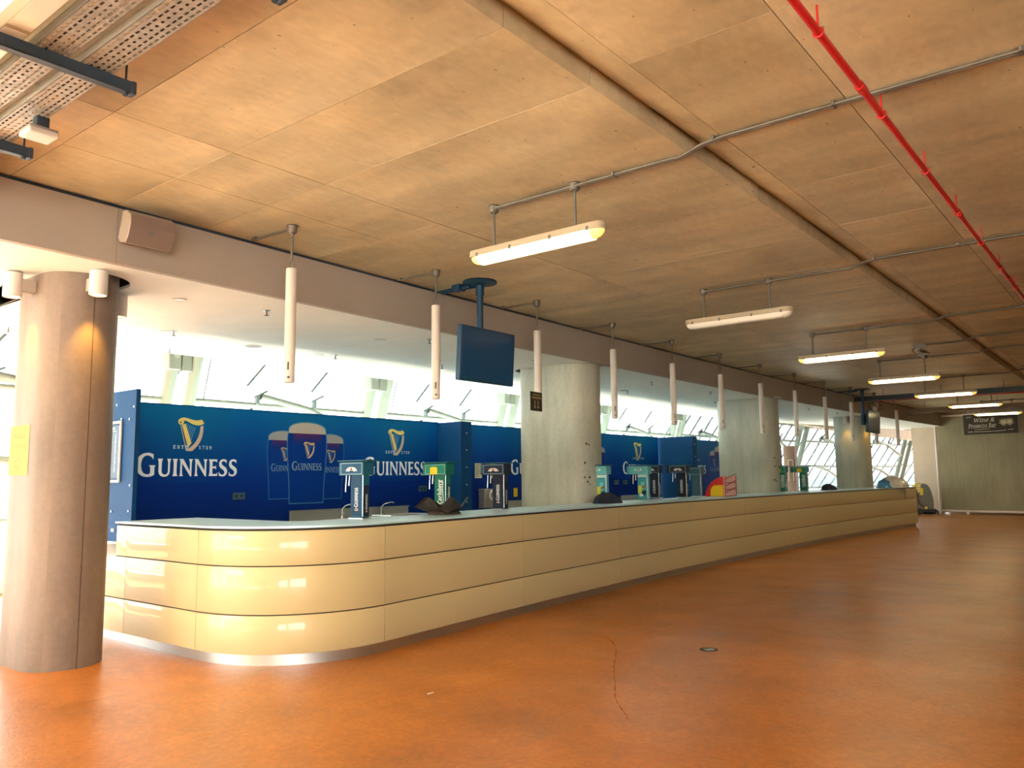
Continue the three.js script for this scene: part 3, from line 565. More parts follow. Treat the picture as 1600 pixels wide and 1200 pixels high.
function tap(x, z, kind, label, o = {}) {
  const t = thing('beer_tap', label, 'beer tap', [x, TOP, z], o.turn ?? 0, 'beer taps along the bar');
  const base = { stout: M.tapBlue, night: M.tapBlack, lager: M.green, sky: M.tapSky, grey: M.tapGrey }[kind], H = o.h ?? 0.55, hh = 0.13, cw = 0.18, cd = 0.085, hw = o.hw ?? 0.34;
  part('foot', B(cw + 0.03, 0.012, cd + 0.03, 0, 0.006, 0, 0.004), M.chrome, t);
  part('column', B(cw, H - hh - 0.012, cd, 0, 0.012 + (H - hh - 0.012) / 2, 0, 0.008), base, t);
  part('edge_strip', B(0.008, H - hh - 0.02, 0.008, cw / 2, 0.014 + (H - hh) / 2, cd / 2, 0.002), M.chrome, t);
  if (kind !== 'grey') part('column_print', new THREE.PlaneGeometry(cw - 0.022, H - hh - 0.04).translate(-0.002, 0.012 + (H - hh) / 2, cd / 2 + 0.0015), tx(colTex, kind), t);
  if (kind === 'stout' || kind === 'night' || kind === 'lager') part('side_print', new THREE.PlaneGeometry(cd - 0.02, (H - hh) * 0.7).rotateY(Math.PI / 2).translate(cw / 2 + 0.0015, (H - hh) * 0.42, -0.004), tx(colTex, kind === 'lager' ? 'lagerDark' : 'night'), t);
  const head = part('head', B(hw, hh, cd + 0.06, -0.06, H - hh / 2, -0.01, 0.008), base, t);
  part('head_print', new THREE.PlaneGeometry(hw - 0.03, hh - 0.02).translate(-0.06, H - hh / 2, -0.01 + (cd + 0.06) / 2 + 0.0015), tx(headTex, kind), head);
  part('canopy', B(hw + 0.06, 0.012, cd + 0.1, -0.05, H + 0.012, -0.01, 0.004).rotateZ(0), kind === 'lager' ? M.green : M.tapBlue, t);
  part('end_block', B(0.07, hh, 0.1, -0.06 - hw / 2 - 0.045, H - hh / 2, -0.04, 0.006), o.block ?? base, t);
  part('spout', [rod([-0.13, H - hh, 0.02], [-0.13, H - hh - 0.1, 0.03], 0.008, 8), rod([-0.18, H - hh, 0.02], [-0.18, H - hh - 0.16, 0.03], 0.006, 8)], M.chrome, t);
}
tap(-6.09, -5.25, 'stout', 'navy stout tap with a vertical white name, nearest the rounded end of the bar');
tap(-6.42, -6.76, 'lager', 'green lager tap standing behind the dark cloth tray left of the second pillar');
tap(-6.27, -7.62, 'night', 'black stout tap just left of the second pillar', { block: M.tapBlue });
tap(-6.78, -10.75, 'sky', 'pale blue tap half hidden at the right edge of the second pillar');
tap(-6.62, -11.75, 'sky', 'pale blue tap with a coloured pattern standing free before the printed wall');
tap(-6.67, -13.25, 'night', 'black stout tap between a dark tap and a grey tap', { h: 0.57 });
tap(-7.0, -12.85, 'night', 'black tap with a white paper on it, left of the two dark stout taps', { h: 0.57 });
tap(-6.73, -13.96, 'grey', 'grey green tap nearest the red display', { h: 0.53 });
tap(-6.78, -18.5, 'lager', 'dark green lager tap at the right edge of the third pillar', { h: 0.57 });
tap(-6.62, -19.45, 'lager', 'green lager tap with a yellow badge, rightmost of all the taps', { h: 0.57 });

// ---------------------------------------------------------------- things on the bar
function clothBlob(w, h, d, s0, fold) {
  const g = new THREE.SphereGeometry(1, 40, 22), p = g.attributes.position;
  for (let i = 0; i < p.count; i++) {
    let x = p.getX(i), y = p.getY(i), z = p.getZ(i); const a = Math.atan2(z, x);
    const n = (fbm(N1, a / 6.283 + 0.5, y * 0.3 + 0.5, 9, 5, 3) - 0.5) * fold, k = 1 + n;
    y = Math.max(y, -0.0); const sq = Math.pow(Math.abs(Math.cos(a * 2)), 2) * 0.0;
    p.setXYZ(i, x * k * w / 2 * (1 - sq), Math.max(0, y * (1 + n * 0.8)) * h, z * k * d / 2);
  }
  g.computeVertexNormals(); return g;
}
{
  const t = thing('drip_cover', 'dark brown cloth tray cover with folded up corners on the bar before the green tap', 'cover', [-6.0, TOP + 0.001, -6.35], 0.25);
  const sh = new THREE.BufferGeometry(), P = [], nx = 24, nz = 16, idx = [];
  for (let j = 0; j <= nz; j++) for (let i = 0; i <= nx; i++) { const u = i / nx * 2 - 1, v = j / nz * 2 - 1, e = Math.max(Math.abs(u), Math.abs(v)), up = e > 0.55 ? Math.pow((e - 0.55) / 0.45, 0.8) * (0.12 + 0.05 * Math.sin(u * 5 + v * 3)) : 0; P.push(u * 0.2 * (1 + 0.12 * v), up + 0.006 + 0.01 * fbm(N1, u / 2 + 0.5, v / 2 + 0.5, 6, 6, 3), v * 0.24 * (1 + 0.1 * Math.sin(u * 4))); }
  for (let j = 0; j < nz; j++) for (let i = 0; i < nx; i++) { const a = j * (nx + 1) + i, b = a + nx + 1; idx.push(a, b, a + 1, b, b + 1, a + 1); }
  sh.setAttribute('position', new THREE.Float32BufferAttribute(P, 3)); sh.setIndex(idx); sh.setAttribute('uv', new THREE.Float32BufferAttribute(new Float32Array(P.length / 3 * 2), 2)); sh.computeVertexNormals();
  part('cloth', sh, new THREE.MeshStandardMaterial({ color: lin(0.035, 0.025, 0.022), roughness: 0.5, side: THREE.DoubleSide }), t);
  part('lining', clothBlob(0.34, 0.06, 0.4, 3, 0.3), M.cloth, t);
}
solo('folded_cloth', clothBlob(0.34, 0.13, 0.55, 3, 0.7), M.clothBlue, 'crumpled navy cloth on the bar before the second pillar', 'cloth', [-6.28, TOP, -10.1], 'dark cloths on the bar');
solo('folded_cloth', clothBlob(0.34, 0.13, 0.62, 9, 0.8), M.clothBlue, 'crumpled navy cloth on the bar right of the rightmost green tap', 'cloth', [-6.42, TOP, -20.7], 'dark cloths on the bar');
{
  const t = thing('plastic_bag', 'white and blue crumpled plastic bag on the far end of the bar', 'bag', [-5.82, TOP, -24.5]);
  part('bag_body', clothBlob(0.75, 0.3, 0.95, 5, 0.5), M.plastic, t);
  part('blue_side', clothBlob(0.5, 0.22, 0.5, 8, 0.6).translate(-0.12, 0, 0.3), M.plasticBlue, t);
  solo('plastic_strip', [B2(0, 0.004, -0.36, 0.006, -0.05, 0.05), B2(-0.08, 0.004, 0.002, 0.008, -0.05, 0.05)], M.plastic, 'white plastic strip hanging over the bar front under the bag', 'strip', [xc(-24.75) + 0.012, TOP, -24.75]);
  const d = thing('drip_grid', 'steel drip grid let into the bar behind the dark cloth', 'grid', [-6.35, TOP + 0.001, -6.05]);
  part('frame', [B(0.28, 0.008, 0.014, 0, 0.004, -0.28), B(0.28, 0.008, 0.014, 0, 0.004, 0.28), B(0.014, 0.008, 0.57, 0.14, 0.004, 0), B(0.014, 0.008, 0.57, -0.14, 0.004, 0)], M.steel, d);
  part('bars', range(-0.25, 0.25, 18).map((z) => B(0.26, 0.005, 0.007, 0, 0.004, z)), M.conduit, d);
  // red counter display: curved red board beside a white lattice printed panel
  const r = thing('counter_display', 'red curved counter display board with a pink lattice side panel on the bar', 'display', [-6.1, TOP + 0.012, -13.75]);
  const s = new THREE.Shape(); s.moveTo(-0.36, 0); s.quadraticCurveTo(-0.30, 0.28, -0.02, 0.35); s.lineTo(0, 0.35); s.lineTo(0, 0); s.closePath();
  part('red_board', new THREE.ExtrudeGeometry(s, { depth: 0.05, bevelEnabled: true, bevelSize: 0.004, bevelThickness: 0.004, bevelSegments: 2 }), M.redPaint, r);
  const y = new THREE.Shape(); y.moveTo(-0.24, 0); y.lineTo(-0.24, 0.08); y.quadraticCurveTo(-0.23, 0.2, -0.12, 0.2); y.lineTo(-0.004, 0.2); y.lineTo(-0.004, 0); y.closePath();
  part('yellow_pocket', new THREE.ExtrudeGeometry(y, { depth: 0.02, bevelEnabled: false }).translate(0, 0, 0.056), M.yellow, r);
  part('side_panel', B2(0.004, 0.024, 0, 0.36, 0.05, -0.44), std(lin(0.75, 0.5, 0.5), 0.5), r);
  part('lattice', [[0, 0.05, 0, 0.36, 0.05], [0, -0.44, 0, 0.36, -0.44], ...range(0, 5, 5).map((k) => [k, 0.05, 0.06 * k, 0.06 * k + 0.07 * (k % 2 ? 1 : -0.4) + 0.03, -0.44])].map(([k, za, ya, yb, zb]) => rod([0.03, Math.max(0, ya), za], [0.03, Math.max(0.01, yb), zb], 0.007, 6)), std(lin(0.25, 0.01, 0.02), 0.5), r);
}

// ---------------------------------------------------------------- hanging tubes
const PZ = range(0, 11, 11).map((k) => -4.27 - 1.965 * k), px = (z) => -6.25 + 0.0027 * (z + 15.5) ** 2;
{
  const extra = ['nearest the left pillar', 'just left of the large screen', 'with the little black sign at its foot', 'at the right edge of the second pillar', '', '', 'before the third pillar', '', '', 'before the fourth pillar', 'behind the small screen', 'last before the grey partition'];
  let proto;
  PZ.forEach((z, k) => {
    const x = px(z), lab = `white hanging tube, ${ORD[k]} from the left${extra[k] ? ', ' + extra[k] : ' in the row over the bar'}`;
    if (!proto) {
      const t = proto = thing('tube_pendant', lab, 'pendant', [x, 0, z], 0, 'white tubes hanging in a row over the bar');
      part('tube', lathe([[0, 2.362], [0.03, 2.362], [0.042, 2.355], [0.0475, 2.362], [0.0475, 3.376], [0.042, 3.385], [0.01, 3.387], [0, 3.387]], 28), M.tube, t);
      part('rod', rod([0, 3.46, 0], [0, 3.74, 0], 0.011, 10), M.conduit, t);
      part('hook', [pipe([[0, 3.385, -0.012], [0, 3.42, -0.02], [0, 3.46, 0]], 0.004, 6, 10), pipe([[0, 3.385, 0.02], [0, 3.43, 0.02], [0, 3.47, 0]], 0.004, 6, 10)], M.conduit, t);
      part('ceiling_cup', lathe([[0, 3.70], [0.022, 3.70], [0.035, 3.715], [0.042, 3.72], [0.042, 3.765], [0.05, 3.768], [0.05, 3.78], [0, 3.78]], 20), M.conduit, t);
      part('conduit_arm', [rod([-0.035, 3.755, 0], [-0.56, 3.755, 0.02], 0.011, 8), B(0.05, 0.03, 0.04, -0.55, 3.762, 0.02)], M.conduit, t);
      part('clip', [B(0.012, 0.07, 0.016, 0.03, 2.5, 0.036, 0.002), B(0.016, 0.02, 0.02, 0.034, 2.4, 0.034, 0.003)], M.conduit, t);
    } else {
      const c = proto.clone(); c.name = numbered('tube_pendant'); c.position.set(x, 0, z); c.userData = { ...proto.userData, label: lab }; scene.add(c);
    }
  });
  const z = PZ[2], s = thing('hanging_sign', 'little black sign with two arrows hung on the third white tube', 'sign', [px(z) + 0.07, 2.455, z + 0.14], 0.1);
  const tex = canvasTex(128, 160, (g, w, h) => { g.fillStyle = '#1d1a10'; g.fillRect(0, 0, w, h); g.fillStyle = '#a08a52'; g.fillRect(18, 16, 92, 12); g.fillRect(10, 40, 108, 16); g.fillStyle = '#c9bd9a'; for (const x of [46, 82]) { g.fillRect(x - 3, 70, 6, 60); g.beginPath(); g.moveTo(x - 11, 126); g.lineTo(x + 11, 126); g.lineTo(x, 144); g.fill(); } });
  part('board', B(0.008, 0.24, 0.28, 0, 0, 0, 0.003), M.black, s);
  part('print', new THREE.PlaneGeometry(0.27, 0.23).rotateY(Math.PI / 2).translate(0.005, 0, 0), std(0xffffff, 0.5, { map: tex }), s);
}
// ---------------------------------------------------------------- screens on poles
function screen(x, z, yTop, w, h, label, dz = 0) {
  const t = thing('ceiling_screen', label, 'screen', [x, 0, z], 0, 'screens on ceiling poles');
  part('ceiling_plate', lathe([[0, CEIL - 0.03], [0.06, CEIL - 0.05], [0.07, CEIL - 0.03], [0.2, CEIL - 0.02], [0.2, CEIL], [0, CEIL]], 32), M.tv, t);
  part('pole', [rod([0, CEIL - 0.03, 0], [0, yTop - 0.1, 0], 0.038, 14), rod([0, CEIL - 0.16, 0], [0, CEIL - 0.03, 0], 0.05, 14)], M.tv, t);
  part('mount', B(0.06, 0.3, 0.3 + Math.abs(dz), 0.01, yTop - 0.26, dz / 2, 0.01), M.tv, t);
  part('power_box', [B(0.12, 0.07, 0.12, -0.28, CEIL - 0.045, 0.06, 0.008), rod([-0.1, CEIL - 0.05, 0.06], [-0.24, CEIL - 0.05, 0.06], 0.02, 8), rod([-0.33, CEIL - 0.04, 0.06], [-0.66, CEIL - 0.04, 0.06], 0.014, 8), rod([-0.12, CEIL - 0.03, -0.06], [-0.66, CEIL - 0.03, -0.06], 0.014, 8)], M.tv, t);
  const g = new THREE.Group(); g.name = 'display'; g.position.set(0.09, yTop - h / 2, dz); g.rotation.z = -0.06; t.add(g);
  part('casing', B(0.07, h, w, 0, 0, 0, 0.015), M.tv, g);
  part('panel', B(0.004, h - 0.06, w - 0.06, 0.036, 0.008, 0, 0.001), M.screen, g);
  return t;
}
screen(-6.0, -6.95, 3.2, 0.95, 0.62, 'large dark screen on a ceiling pole over the near part of the bar');
screen(-6.05, -22.7, 3.22, 1.2, 0.6, 'small looking dark screen on a ceiling pole over the far end of the bar', -0.55);

// ---------------------------------------------------------------- fluorescent lamps, conduits
const LZ = [-1.01, -5.04, -9.06, -13.07, -17.1, -21.1, -25.1, -29.1];
{
  const words = ['fluorescent lamp cut off by the top left corner', 'nearest whole fluorescent lamp, lit, over the bar front', 'unlit fluorescent lamp, the only dark one in the row', 'lit fluorescent lamp right behind the unlit one', 'lit fluorescent lamp below the ceiling camera', 'lit fluorescent lamp crossing the dark steel beam', 'lit fluorescent lamp just behind the dark steel beam', 'farthest lit fluorescent lamp, before the wine bar sign'];
  LZ.forEach((z, k) => {
    const on = k !== 2, t = thing('fluorescent_lamp', words[k], 'lamp', [-3.77, 3.37, z], 0, 'fluorescent lamps in a row');
    const prof = (y0, y1, r0, r1, L) => { const n = 10, o = []; const ring = (r, y) => { const p = []; for (let i = 0; i <= n; i++) { const a = -Math.PI / 2 + Math.PI * i / n; p.push([L / 2 - 0.055 + r * Math.cos(a), y, r * Math.sin(a)]); } for (let i = 0; i <= n; i++) { const a = Math.PI / 2 + Math.PI * i / n; p.push([-L / 2 + 0.055 + r * Math.cos(a), y, r * Math.sin(a)]); } return p; }; return [ring(r0, y0), ring(r1, y1)]; };
    const capsule = (r, y0, y1, L, bev) => prism(stadium(L / 2 - r, -L / 2 + r, 0, r, 10), y0, y1, [], bev);
    part('housing', capsule(0.068, 0.0, 0.05, 1.34, 0.012), M.housing, t);
    part('rim', capsule(0.072, -0.008, 0.006, 1.345, 0.003), M.housing, t);
    const dm = on ? M.lampGlow : M.lampOff;
    const half = (r, x0, x1) => { const s = new THREE.Shape(); s.moveTo(-r, 0); s.quadraticCurveTo(-r, -0.062, -r * 0.45, -0.066); s.lineTo(r * 0.45, -0.066); s.quadraticCurveTo(r, -0.062, r, 0); s.closePath(); return new THREE.ExtrudeGeometry(s, { depth: x1 - x0, bevelEnabled: false, curveSegments: 8 }).rotateY(Math.PI / 2).translate(x0, -0.006, 0); };
    part('diffuser', half(0.062, -0.56, 0.56), dm, t);
    for (const s of [-1, 1]) part('diffuser_end', new THREE.SphereGeometry(0.062, 18, 10, 0, Math.PI * 2, Math.PI / 2, Math.PI / 2).scale(1.6, 1.06, 1).translate(s * 0.56, -0.006, 0), on ? M.lampEnd : M.lampOff, t);
    for (const x of [-0.55, -0.2, 0.2, 0.55]) for (const s of [-1, 1]) part('clip', B(0.02, 0.03, 0.012, x, 0.0, s * 0.072, 0.002), M.conduit, t);
    for (const x of [-0.42, 0.4]) {
      part('rod', rod([x, 0.04, 0], [x, CEIL - 3.37 - 0.064, 0], 0.011, 10), M.conduit, t);
    }
    if (on) {
      const l = new THREE.RectAreaLight(lin(1, 0.80, 0.44), LAMP_POWER, 1.12, 0.11); l.position.set(0, -0.08, 0); l.rotation.x = -Math.PI / 2; t.add(l); l.name = 'lamp_light';
    }
  });
  const conduit = (z, x0, label, boxes = true) => {
    const t = thing('conduit_run', label, 'conduit', [0, 0, 0], 0, 'conduits crossing the ceiling'), y = CEIL - 0.03, y2 = CEIL + STEP - 0.02;
    part('pipe', pipe([[x0, y, z], [-2.62, y, z], [-2.44, y - 0.005, z], [-2.24, y2, z], [-2.0, y2, z], [6.15, y2, z]], 0.0145, 8, 60), M.conduit, t);
    part('pipe', pipe([[x0, y - 0.004, z + 0.03], [-2.62, y - 0.004, z + 0.03], [-2.44, y - 0.009, z + 0.03], [-2.24, y2 - 0.004, z + 0.03], [-2.0, y2 - 0.004, z + 0.03], [6.15, y2 - 0.004, z + 0.03]], 0.0105, 8, 60), M.conduit, t);
    if (boxes) for (const x of [-4.19, -3.37]) part('conduit_box', lathe([[0, 0], [0.03, 0], [0.042, 0.012], [0.042, 0.05], [0.047, 0.052], [0.047, 0.062], [0, 0.062]], 18).translate(x, CEIL - 0.064, z), M.conduit, t);
    for (const x of [-3.0, -2.2, -1.4, -0.4, 0.8, 2.2, 3.8, 5.4].filter((q) => q > x0)) part('saddle', B(0.02, 0.03, 0.075, x, x > -2.4 ? y2 : y, z + 0.013, 0.004), M.conduit, t);
  };
  const cl = ['conduit pair running right from the lamp at the top left corner', 'conduit pair running right from the nearest whole lamp', 'conduit pair running right from the unlit lamp', 'conduit pair running right from the lamp behind the unlit one', 'conduit pair running right from the lamp below the camera', 'conduit pair running right from the lamp at the dark beam', 'conduit pair behind the dark beam', 'farthest conduit pair across the ceiling'];
  LZ.forEach((z, k) => { conduit(z, -4.18, cl[k]); });
  conduit(-15.45, -3.0, 'conduit pair feeding the ceiling camera', false);
  const cam = thing('ceiling_camera', 'grey white security camera on a box under the ceiling', 'camera', [-3.1, CEIL, -15.48], 0.5);
  part('box', B(0.2, 0.08, 0.16, 0, -0.04, 0, 0.008), M.galv, cam);
  part('arm', [rod([0, -0.08, 0], [0, -0.16, 0], 0.018, 8), pipe([[-0.08, -0.06, 0], [-0.14, -0.12, 0], [-0.06, -0.19, 0.02]], 0.008, 6)], M.conduit, cam);
  part('body', [B(0.1, 0.09, 0.24, 0, 0, 0, 0.015).rotateX(0.35).translate(0.03, -0.2, 0.04), B(0.12, 0.012, 0.28, 0, 0.05, 0).rotateX(0.35).translate(0.03, -0.2, 0.05)], M.galv, cam);
  part('lens', new THREE.CylinderGeometry(0.03, 0.03, 0.03, 14).rotateX(Math.PI / 2 + 0.35).translate(0.03, -0.25, 0.165), M.black, cam);
}
// red sprinkler pipe
{
  const t = thing('sprinkler_pipe', 'long red sprinkler pipe hung under the ceiling on the right', 'pipe', [-1.14, 3.68, 0]);
  part('pipe', rod([0, 0, 14.2], [0, 0, -32.4], 0.021, 14), M.redPaint, t);
  for (let z = 2.0; z > -32; z -= 1.18) part('clamp', [new THREE.TorusGeometry(0.024, 0.006, 6, 16).translate(0, 0, z), rod([0, 0.02, z], [0, CEIL + STEP - 3.68, z], 0.006, 6)], M.redPaint, t);
  for (let z = 1.2; z > -32; z -= 2.9) part('coupling', rod([0, 0, z], [0, 0, z - 0.09], 0.027, 14), M.redPaint, t);
}
// ---------------------------------------------------------------- cable trays, top left
{
  const trayGeo = (z0, z1, x0, x1) => {
    const rect = (a, b, c, d) => [[a, c], [b, c], [b, d], [a, d]], holes = [], W = z0 - z1;
    for (let x = x0 + 0.03; x < x1 - 0.05; x += 0.052) {
      for (const f of [0.13, 0.3, 0.7, 0.87]) { const zc = z0 - W * f; holes.push(rect(x, x + 0.034, zc + 0.0055, zc - 0.0055).reverse()); }
      const o = []; for (let i = 0; i < 8; i++) { const a = -i / 8 * 6.283; o.push([x + 0.028 + 0.013 * Math.cos(a), z0 - W * 0.5 + 0.008 * Math.sin(a)]); } holes.push(o);
    }
    return prism([[x0, z0], [x1, z0], [x1, z1], [x0, z1]], 3.55, 3.552, holes);
  };
  const tray = (z0, z1, label, x1) => {
    const t = thing('cable_tray', label, 'cable tray', [0, 0, 0], 0, 'perforated cable trays');
    part('tray_bed', trayGeo(z0, z1, -6.4, x1), M.galv, t);
    part('tray_side', B2(-6.4, x1, 3.55, 3.60, z0, z0 - 0.002), M.galv, t); part('tray_side', B2(-6.4, x1, 3.55, 3.60, z1, z1 + 0.002), M.galv, t);
    return t;
  };
  tray(-1.61, -1.768, 'perforated galvanised cable tray nearest the open ceiling', -1.2);
  tray(-1.405, -1.555, 'perforated galvanised cable tray between the outer tray and the closed trunking', -1.2);
  for (const [z, r, y] of [[-1.66, 0.011, 3.566], [-1.69, 0.009, 3.563], [-1.73, 0.012, 3.566], [-1.45, 0.010, 3.565], [-1.5, 0.012, 3.567]]) solo('cable', pipe([[-6.38, y, z], [-5, y, z + 0.01], [-3.8, y, z - 0.008], [-2.5, y, z + 0.006], [-1.25, y, z]], r, 8, 40), z > -1.6 ? M.black : M.cloth, `dark cable lying in the ${z > -1.6 ? 'inner' : 'outer'} perforated tray${r === 0.012 ? ', thicker one' : r === 0.009 ? ', thinnest one' : ''}`, 'cable', undefined, 'cables in the trays');
  const tr = thing('cable_trunking', 'closed white cable trunking beside the perforated trays', 'trunking', [0, 0, 0]);
  part('body', B2(-6.4, -1.2, 3.55, 3.63, -1.245, -1.355, 0.006), M.housing, tr);
  part('lid', B2(-6.4, -3.9, 3.547, 3.55, -1.252, -1.348, 0.002), M.lampOff, tr);
  part('lid', B2(-3.86, -1.2, 3.547, 3.55, -1.252, -1.348, 0.002), M.lampOff, tr);
  const sup = (x, label) => {
    const t = thing('tray_support', label, 'bracket', [x, 0, 0], 0, 'channels carrying the cable trays');
    part('channel', [B2(-0.024, 0.024, 3.485, 3.489, -0.9, -1.86), B2(-0.024, -0.021, 3.485, 3.545, -0.9, -1.86), B2(0.021, 0.024, 3.485, 3.545, -0.9, -1.86), B2(-0.022, -0.008, 3.541, 3.545, -0.9, -1.86), B2(0.008, 0.022, 3.541, 3.545, -0.9, -1.86)], M.darkIron, t);
    part('end_cap', B2(-0.028, 0.028, 3.48, 3.55, -1.86, -1.885, 0.006), M.darkIron, t);
    part('nut', rod([0, 3.47, -1.84], [0, 3.5, -1.84], 0.014, 6), M.darkIron, t);
    for (const z of [-0.93, -1.84]) part('threaded_rod', rod([0, 3.49, z], [0, CEIL, z], 0.006, 8), M.darkIron, t);
  };
  sup(-3.98, 'dark channel under the trays, upper one in view'); sup(-5.27, 'dark channel under the trays at the left edge'); sup(-2.7, 'dark channel under the trays beyond the top edge');
  const s = thing('motion_sensor', 'white sensor box hung on a dark bracket under the outer tray', 'sensor', [-4.79, 3.44, -1.745]);
  part('case', B(0.15, 0.035, 0.16, 0, 0.0175, 0, 0.012), M.tube, s);
  part('backplate', B(0.14, 0.012, 0.15, 0, 0.04, 0, 0.003), M.galv, s);
  part('bracket', [B(0.06, 0.07, 0.07, 0.02, 0.08, 0.0, 0.008)], M.darkIron, s);
}
// speakers on the bulkhead
function speaker(x, y, z, turn, label) {
  const t = thing('wall_speaker', label, 'speaker', [x, y, z], turn, 'pale loudspeakers on the bulkhead');
  const s = new THREE.Shape(); s.moveTo(0, -0.2); s.lineTo(0.1, -0.215); s.quadraticCurveTo(0.2, 0, 0.1, 0.215); s.lineTo(0, 0.2); s.closePath();
  // cabinet with a bowed grille, tilted downwards
  const c = new THREE.Group(); c.name = 'cabinet'; c.rotation.z = -0.3; t.add(c);
  const g = new THREE.ExtrudeGeometry(new THREE.Shape([[0.0, 0.11], [0.05, 0.125], [0.13, 0.10], [0.155, 0.03], [0.15, -0.06], [0.125, -0.12], [0.04, -0.125], [0, -0.1]].map((q) => new THREE.Vector2(...q))), { depth: 0.37, bevelEnabled: true, bevelSize: 0.008, bevelThickness: 0.008, bevelSegments: 3 }).translate(0, 0, -0.185);
  part('shell', g, M.fascia, c);
  part('grille', new THREE.ExtrudeGeometry(new THREE.Shape([[0.05, 0.12], [0.142, 0.108], [0.168, 0.032], [0.163, -0.064], [0.136, -0.128], [0.05, -0.12]].map((q) => new THREE.Vector2(...q))), { depth: 0.375, bevelEnabled: false }).translate(0, 0, -0.1875), std(lin(0.19, 0.14, 0.115), 0.7), c);
  part('badge', new THREE.CylinderGeometry(0.022, 0.022, 0.006, 16).rotateZ(Math.PI / 2).translate(0.166, -0.01, 0.01), M.conduit, c);
  part('wall_bracket', [B(0.1, 0.1, 0.09, -0.05, 0.04, 0, 0.006), B(0.03, 0.16, 0.16, -0.09, 0.03, 0, 0.004)], M.galv, t);
}
speaker(xf(-3.17) + 0.105, 3.575, -3.17, 0, 'pale tilted loudspeaker on the bulkhead above the left pillar');
speaker(xf(-25.8) + 0.105, 3.55, -25.8, 0, 'pale loudspeaker on the bulkhead at the far end, behind the small screen');

// pillar lamps
function pillarLamp(px_, pz_, nx, nz, label, on) {
  const t = thing('pillar_lamp', label, 'lamp', [px_, 3.06, pz_], Math.atan2(-nz, nx), 'pale cylinder lamps on the pillars');
  part('bracket', B(0.13, 0.11, 0.09, 0.065, 0.11, 0, 0.006), M.fascia, t);
  part('body', lathe([[0.062, 0.005], [0.068, 0], [0.072, 0.004], [0.072, 0.206], [0.066, 0.21], [0, 0.21]], 28).translate(0.17, 0, 0), M.tube, t);
  part('inner', lathe([[0.062, 0.005], [0.06, 0.1], [0, 0.1]], 24).translate(0.17, 0, 0), M.tube, t);
  part('lens', new THREE.CylinderGeometry(0.058, 0.058, 0.012, 24).translate(0.17, 0.016, 0), M.spotGlow, t);
  const l = new THREE.SpotLight(lin(1, 0.5, 0.07), on, 3, 0.6, 0.6, 2); l.position.set(0.16, 0.002, 0); l.target.position.set(0.02, -1.2, 0); t.add(l, l.target); l.name = 'lamp_light'; l.castShadow = true;
}
{
  const P = (i, a) => { const [x0, , z, PR] = PILLARS[i]; return [x0 + PR * Math.cos(a), z + PR * Math.sin(a), Math.cos(a), Math.sin(a)]; };
  pillarLamp(...P(0, 0.1), 'pale cylinder lamp on the front of the left pillar, over an orange glow', 0.5);
  pillarLamp(-7.42, PILLARS[0][2] + 0.32, 0, 1, 'pale cylinder lamp on the left side of the left pillar', 0.4);
  pillarLamp(-7.6, PILLARS[0][2] - 0.32, 0, -1, 'pale cylinder lamp behind the right edge of the left pillar', 0.4);
  pillarLamp(-7.35, PILLARS[3][2] + 0.35, 0, 1, 'pale cylinder lamp on the left side of the far pillar', 0.12);
  pillarLamp(...P(3, 0.5), 'pale cylinder lamp on the front of the far pillar', 0.12);
}
// yellow notice on the left pillar
{
  const tex = canvasTex(256, 352, (g, w, h) => { g.fillStyle = '#b99c34'; g.fillRect(0, 0, w, h); g.fillStyle = '#5c5024'; g.textAlign = 'center'; g.font = 'bold 46px sans-serif'; g.fillText('MEDIA', w / 2, 92); g.font = 'bold 40px sans-serif'; g.fillText('BLOCK 525', w / 2, 158); g.strokeStyle = '#6f6029'; g.lineWidth = 8; g.lineJoin = 'round'; g.beginPath(); g.moveTo(88, 250); g.lineTo(128, 250); g.lineTo(128, 222); g.lineTo(172, 270); g.lineTo(128, 318); g.lineTo(128, 290); g.lineTo(88, 290); g.closePath(); g.stroke(); });
  const t = thing('paper_sign', 'yellow paper notice reading MEDIA BLOCK 525 on the left pillar', 'sign', [-7.54, 1.78, PILLARS[0][2] + 0.323]);
  part('sheet', B(0.4, 0.42, 0.002), M.paper, t);
  part('print', new THREE.PlaneGeometry(0.4, 0.42).translate(0, 0, 0.0016), std(0xffffff, 0.7, { map: tex }), t);
}
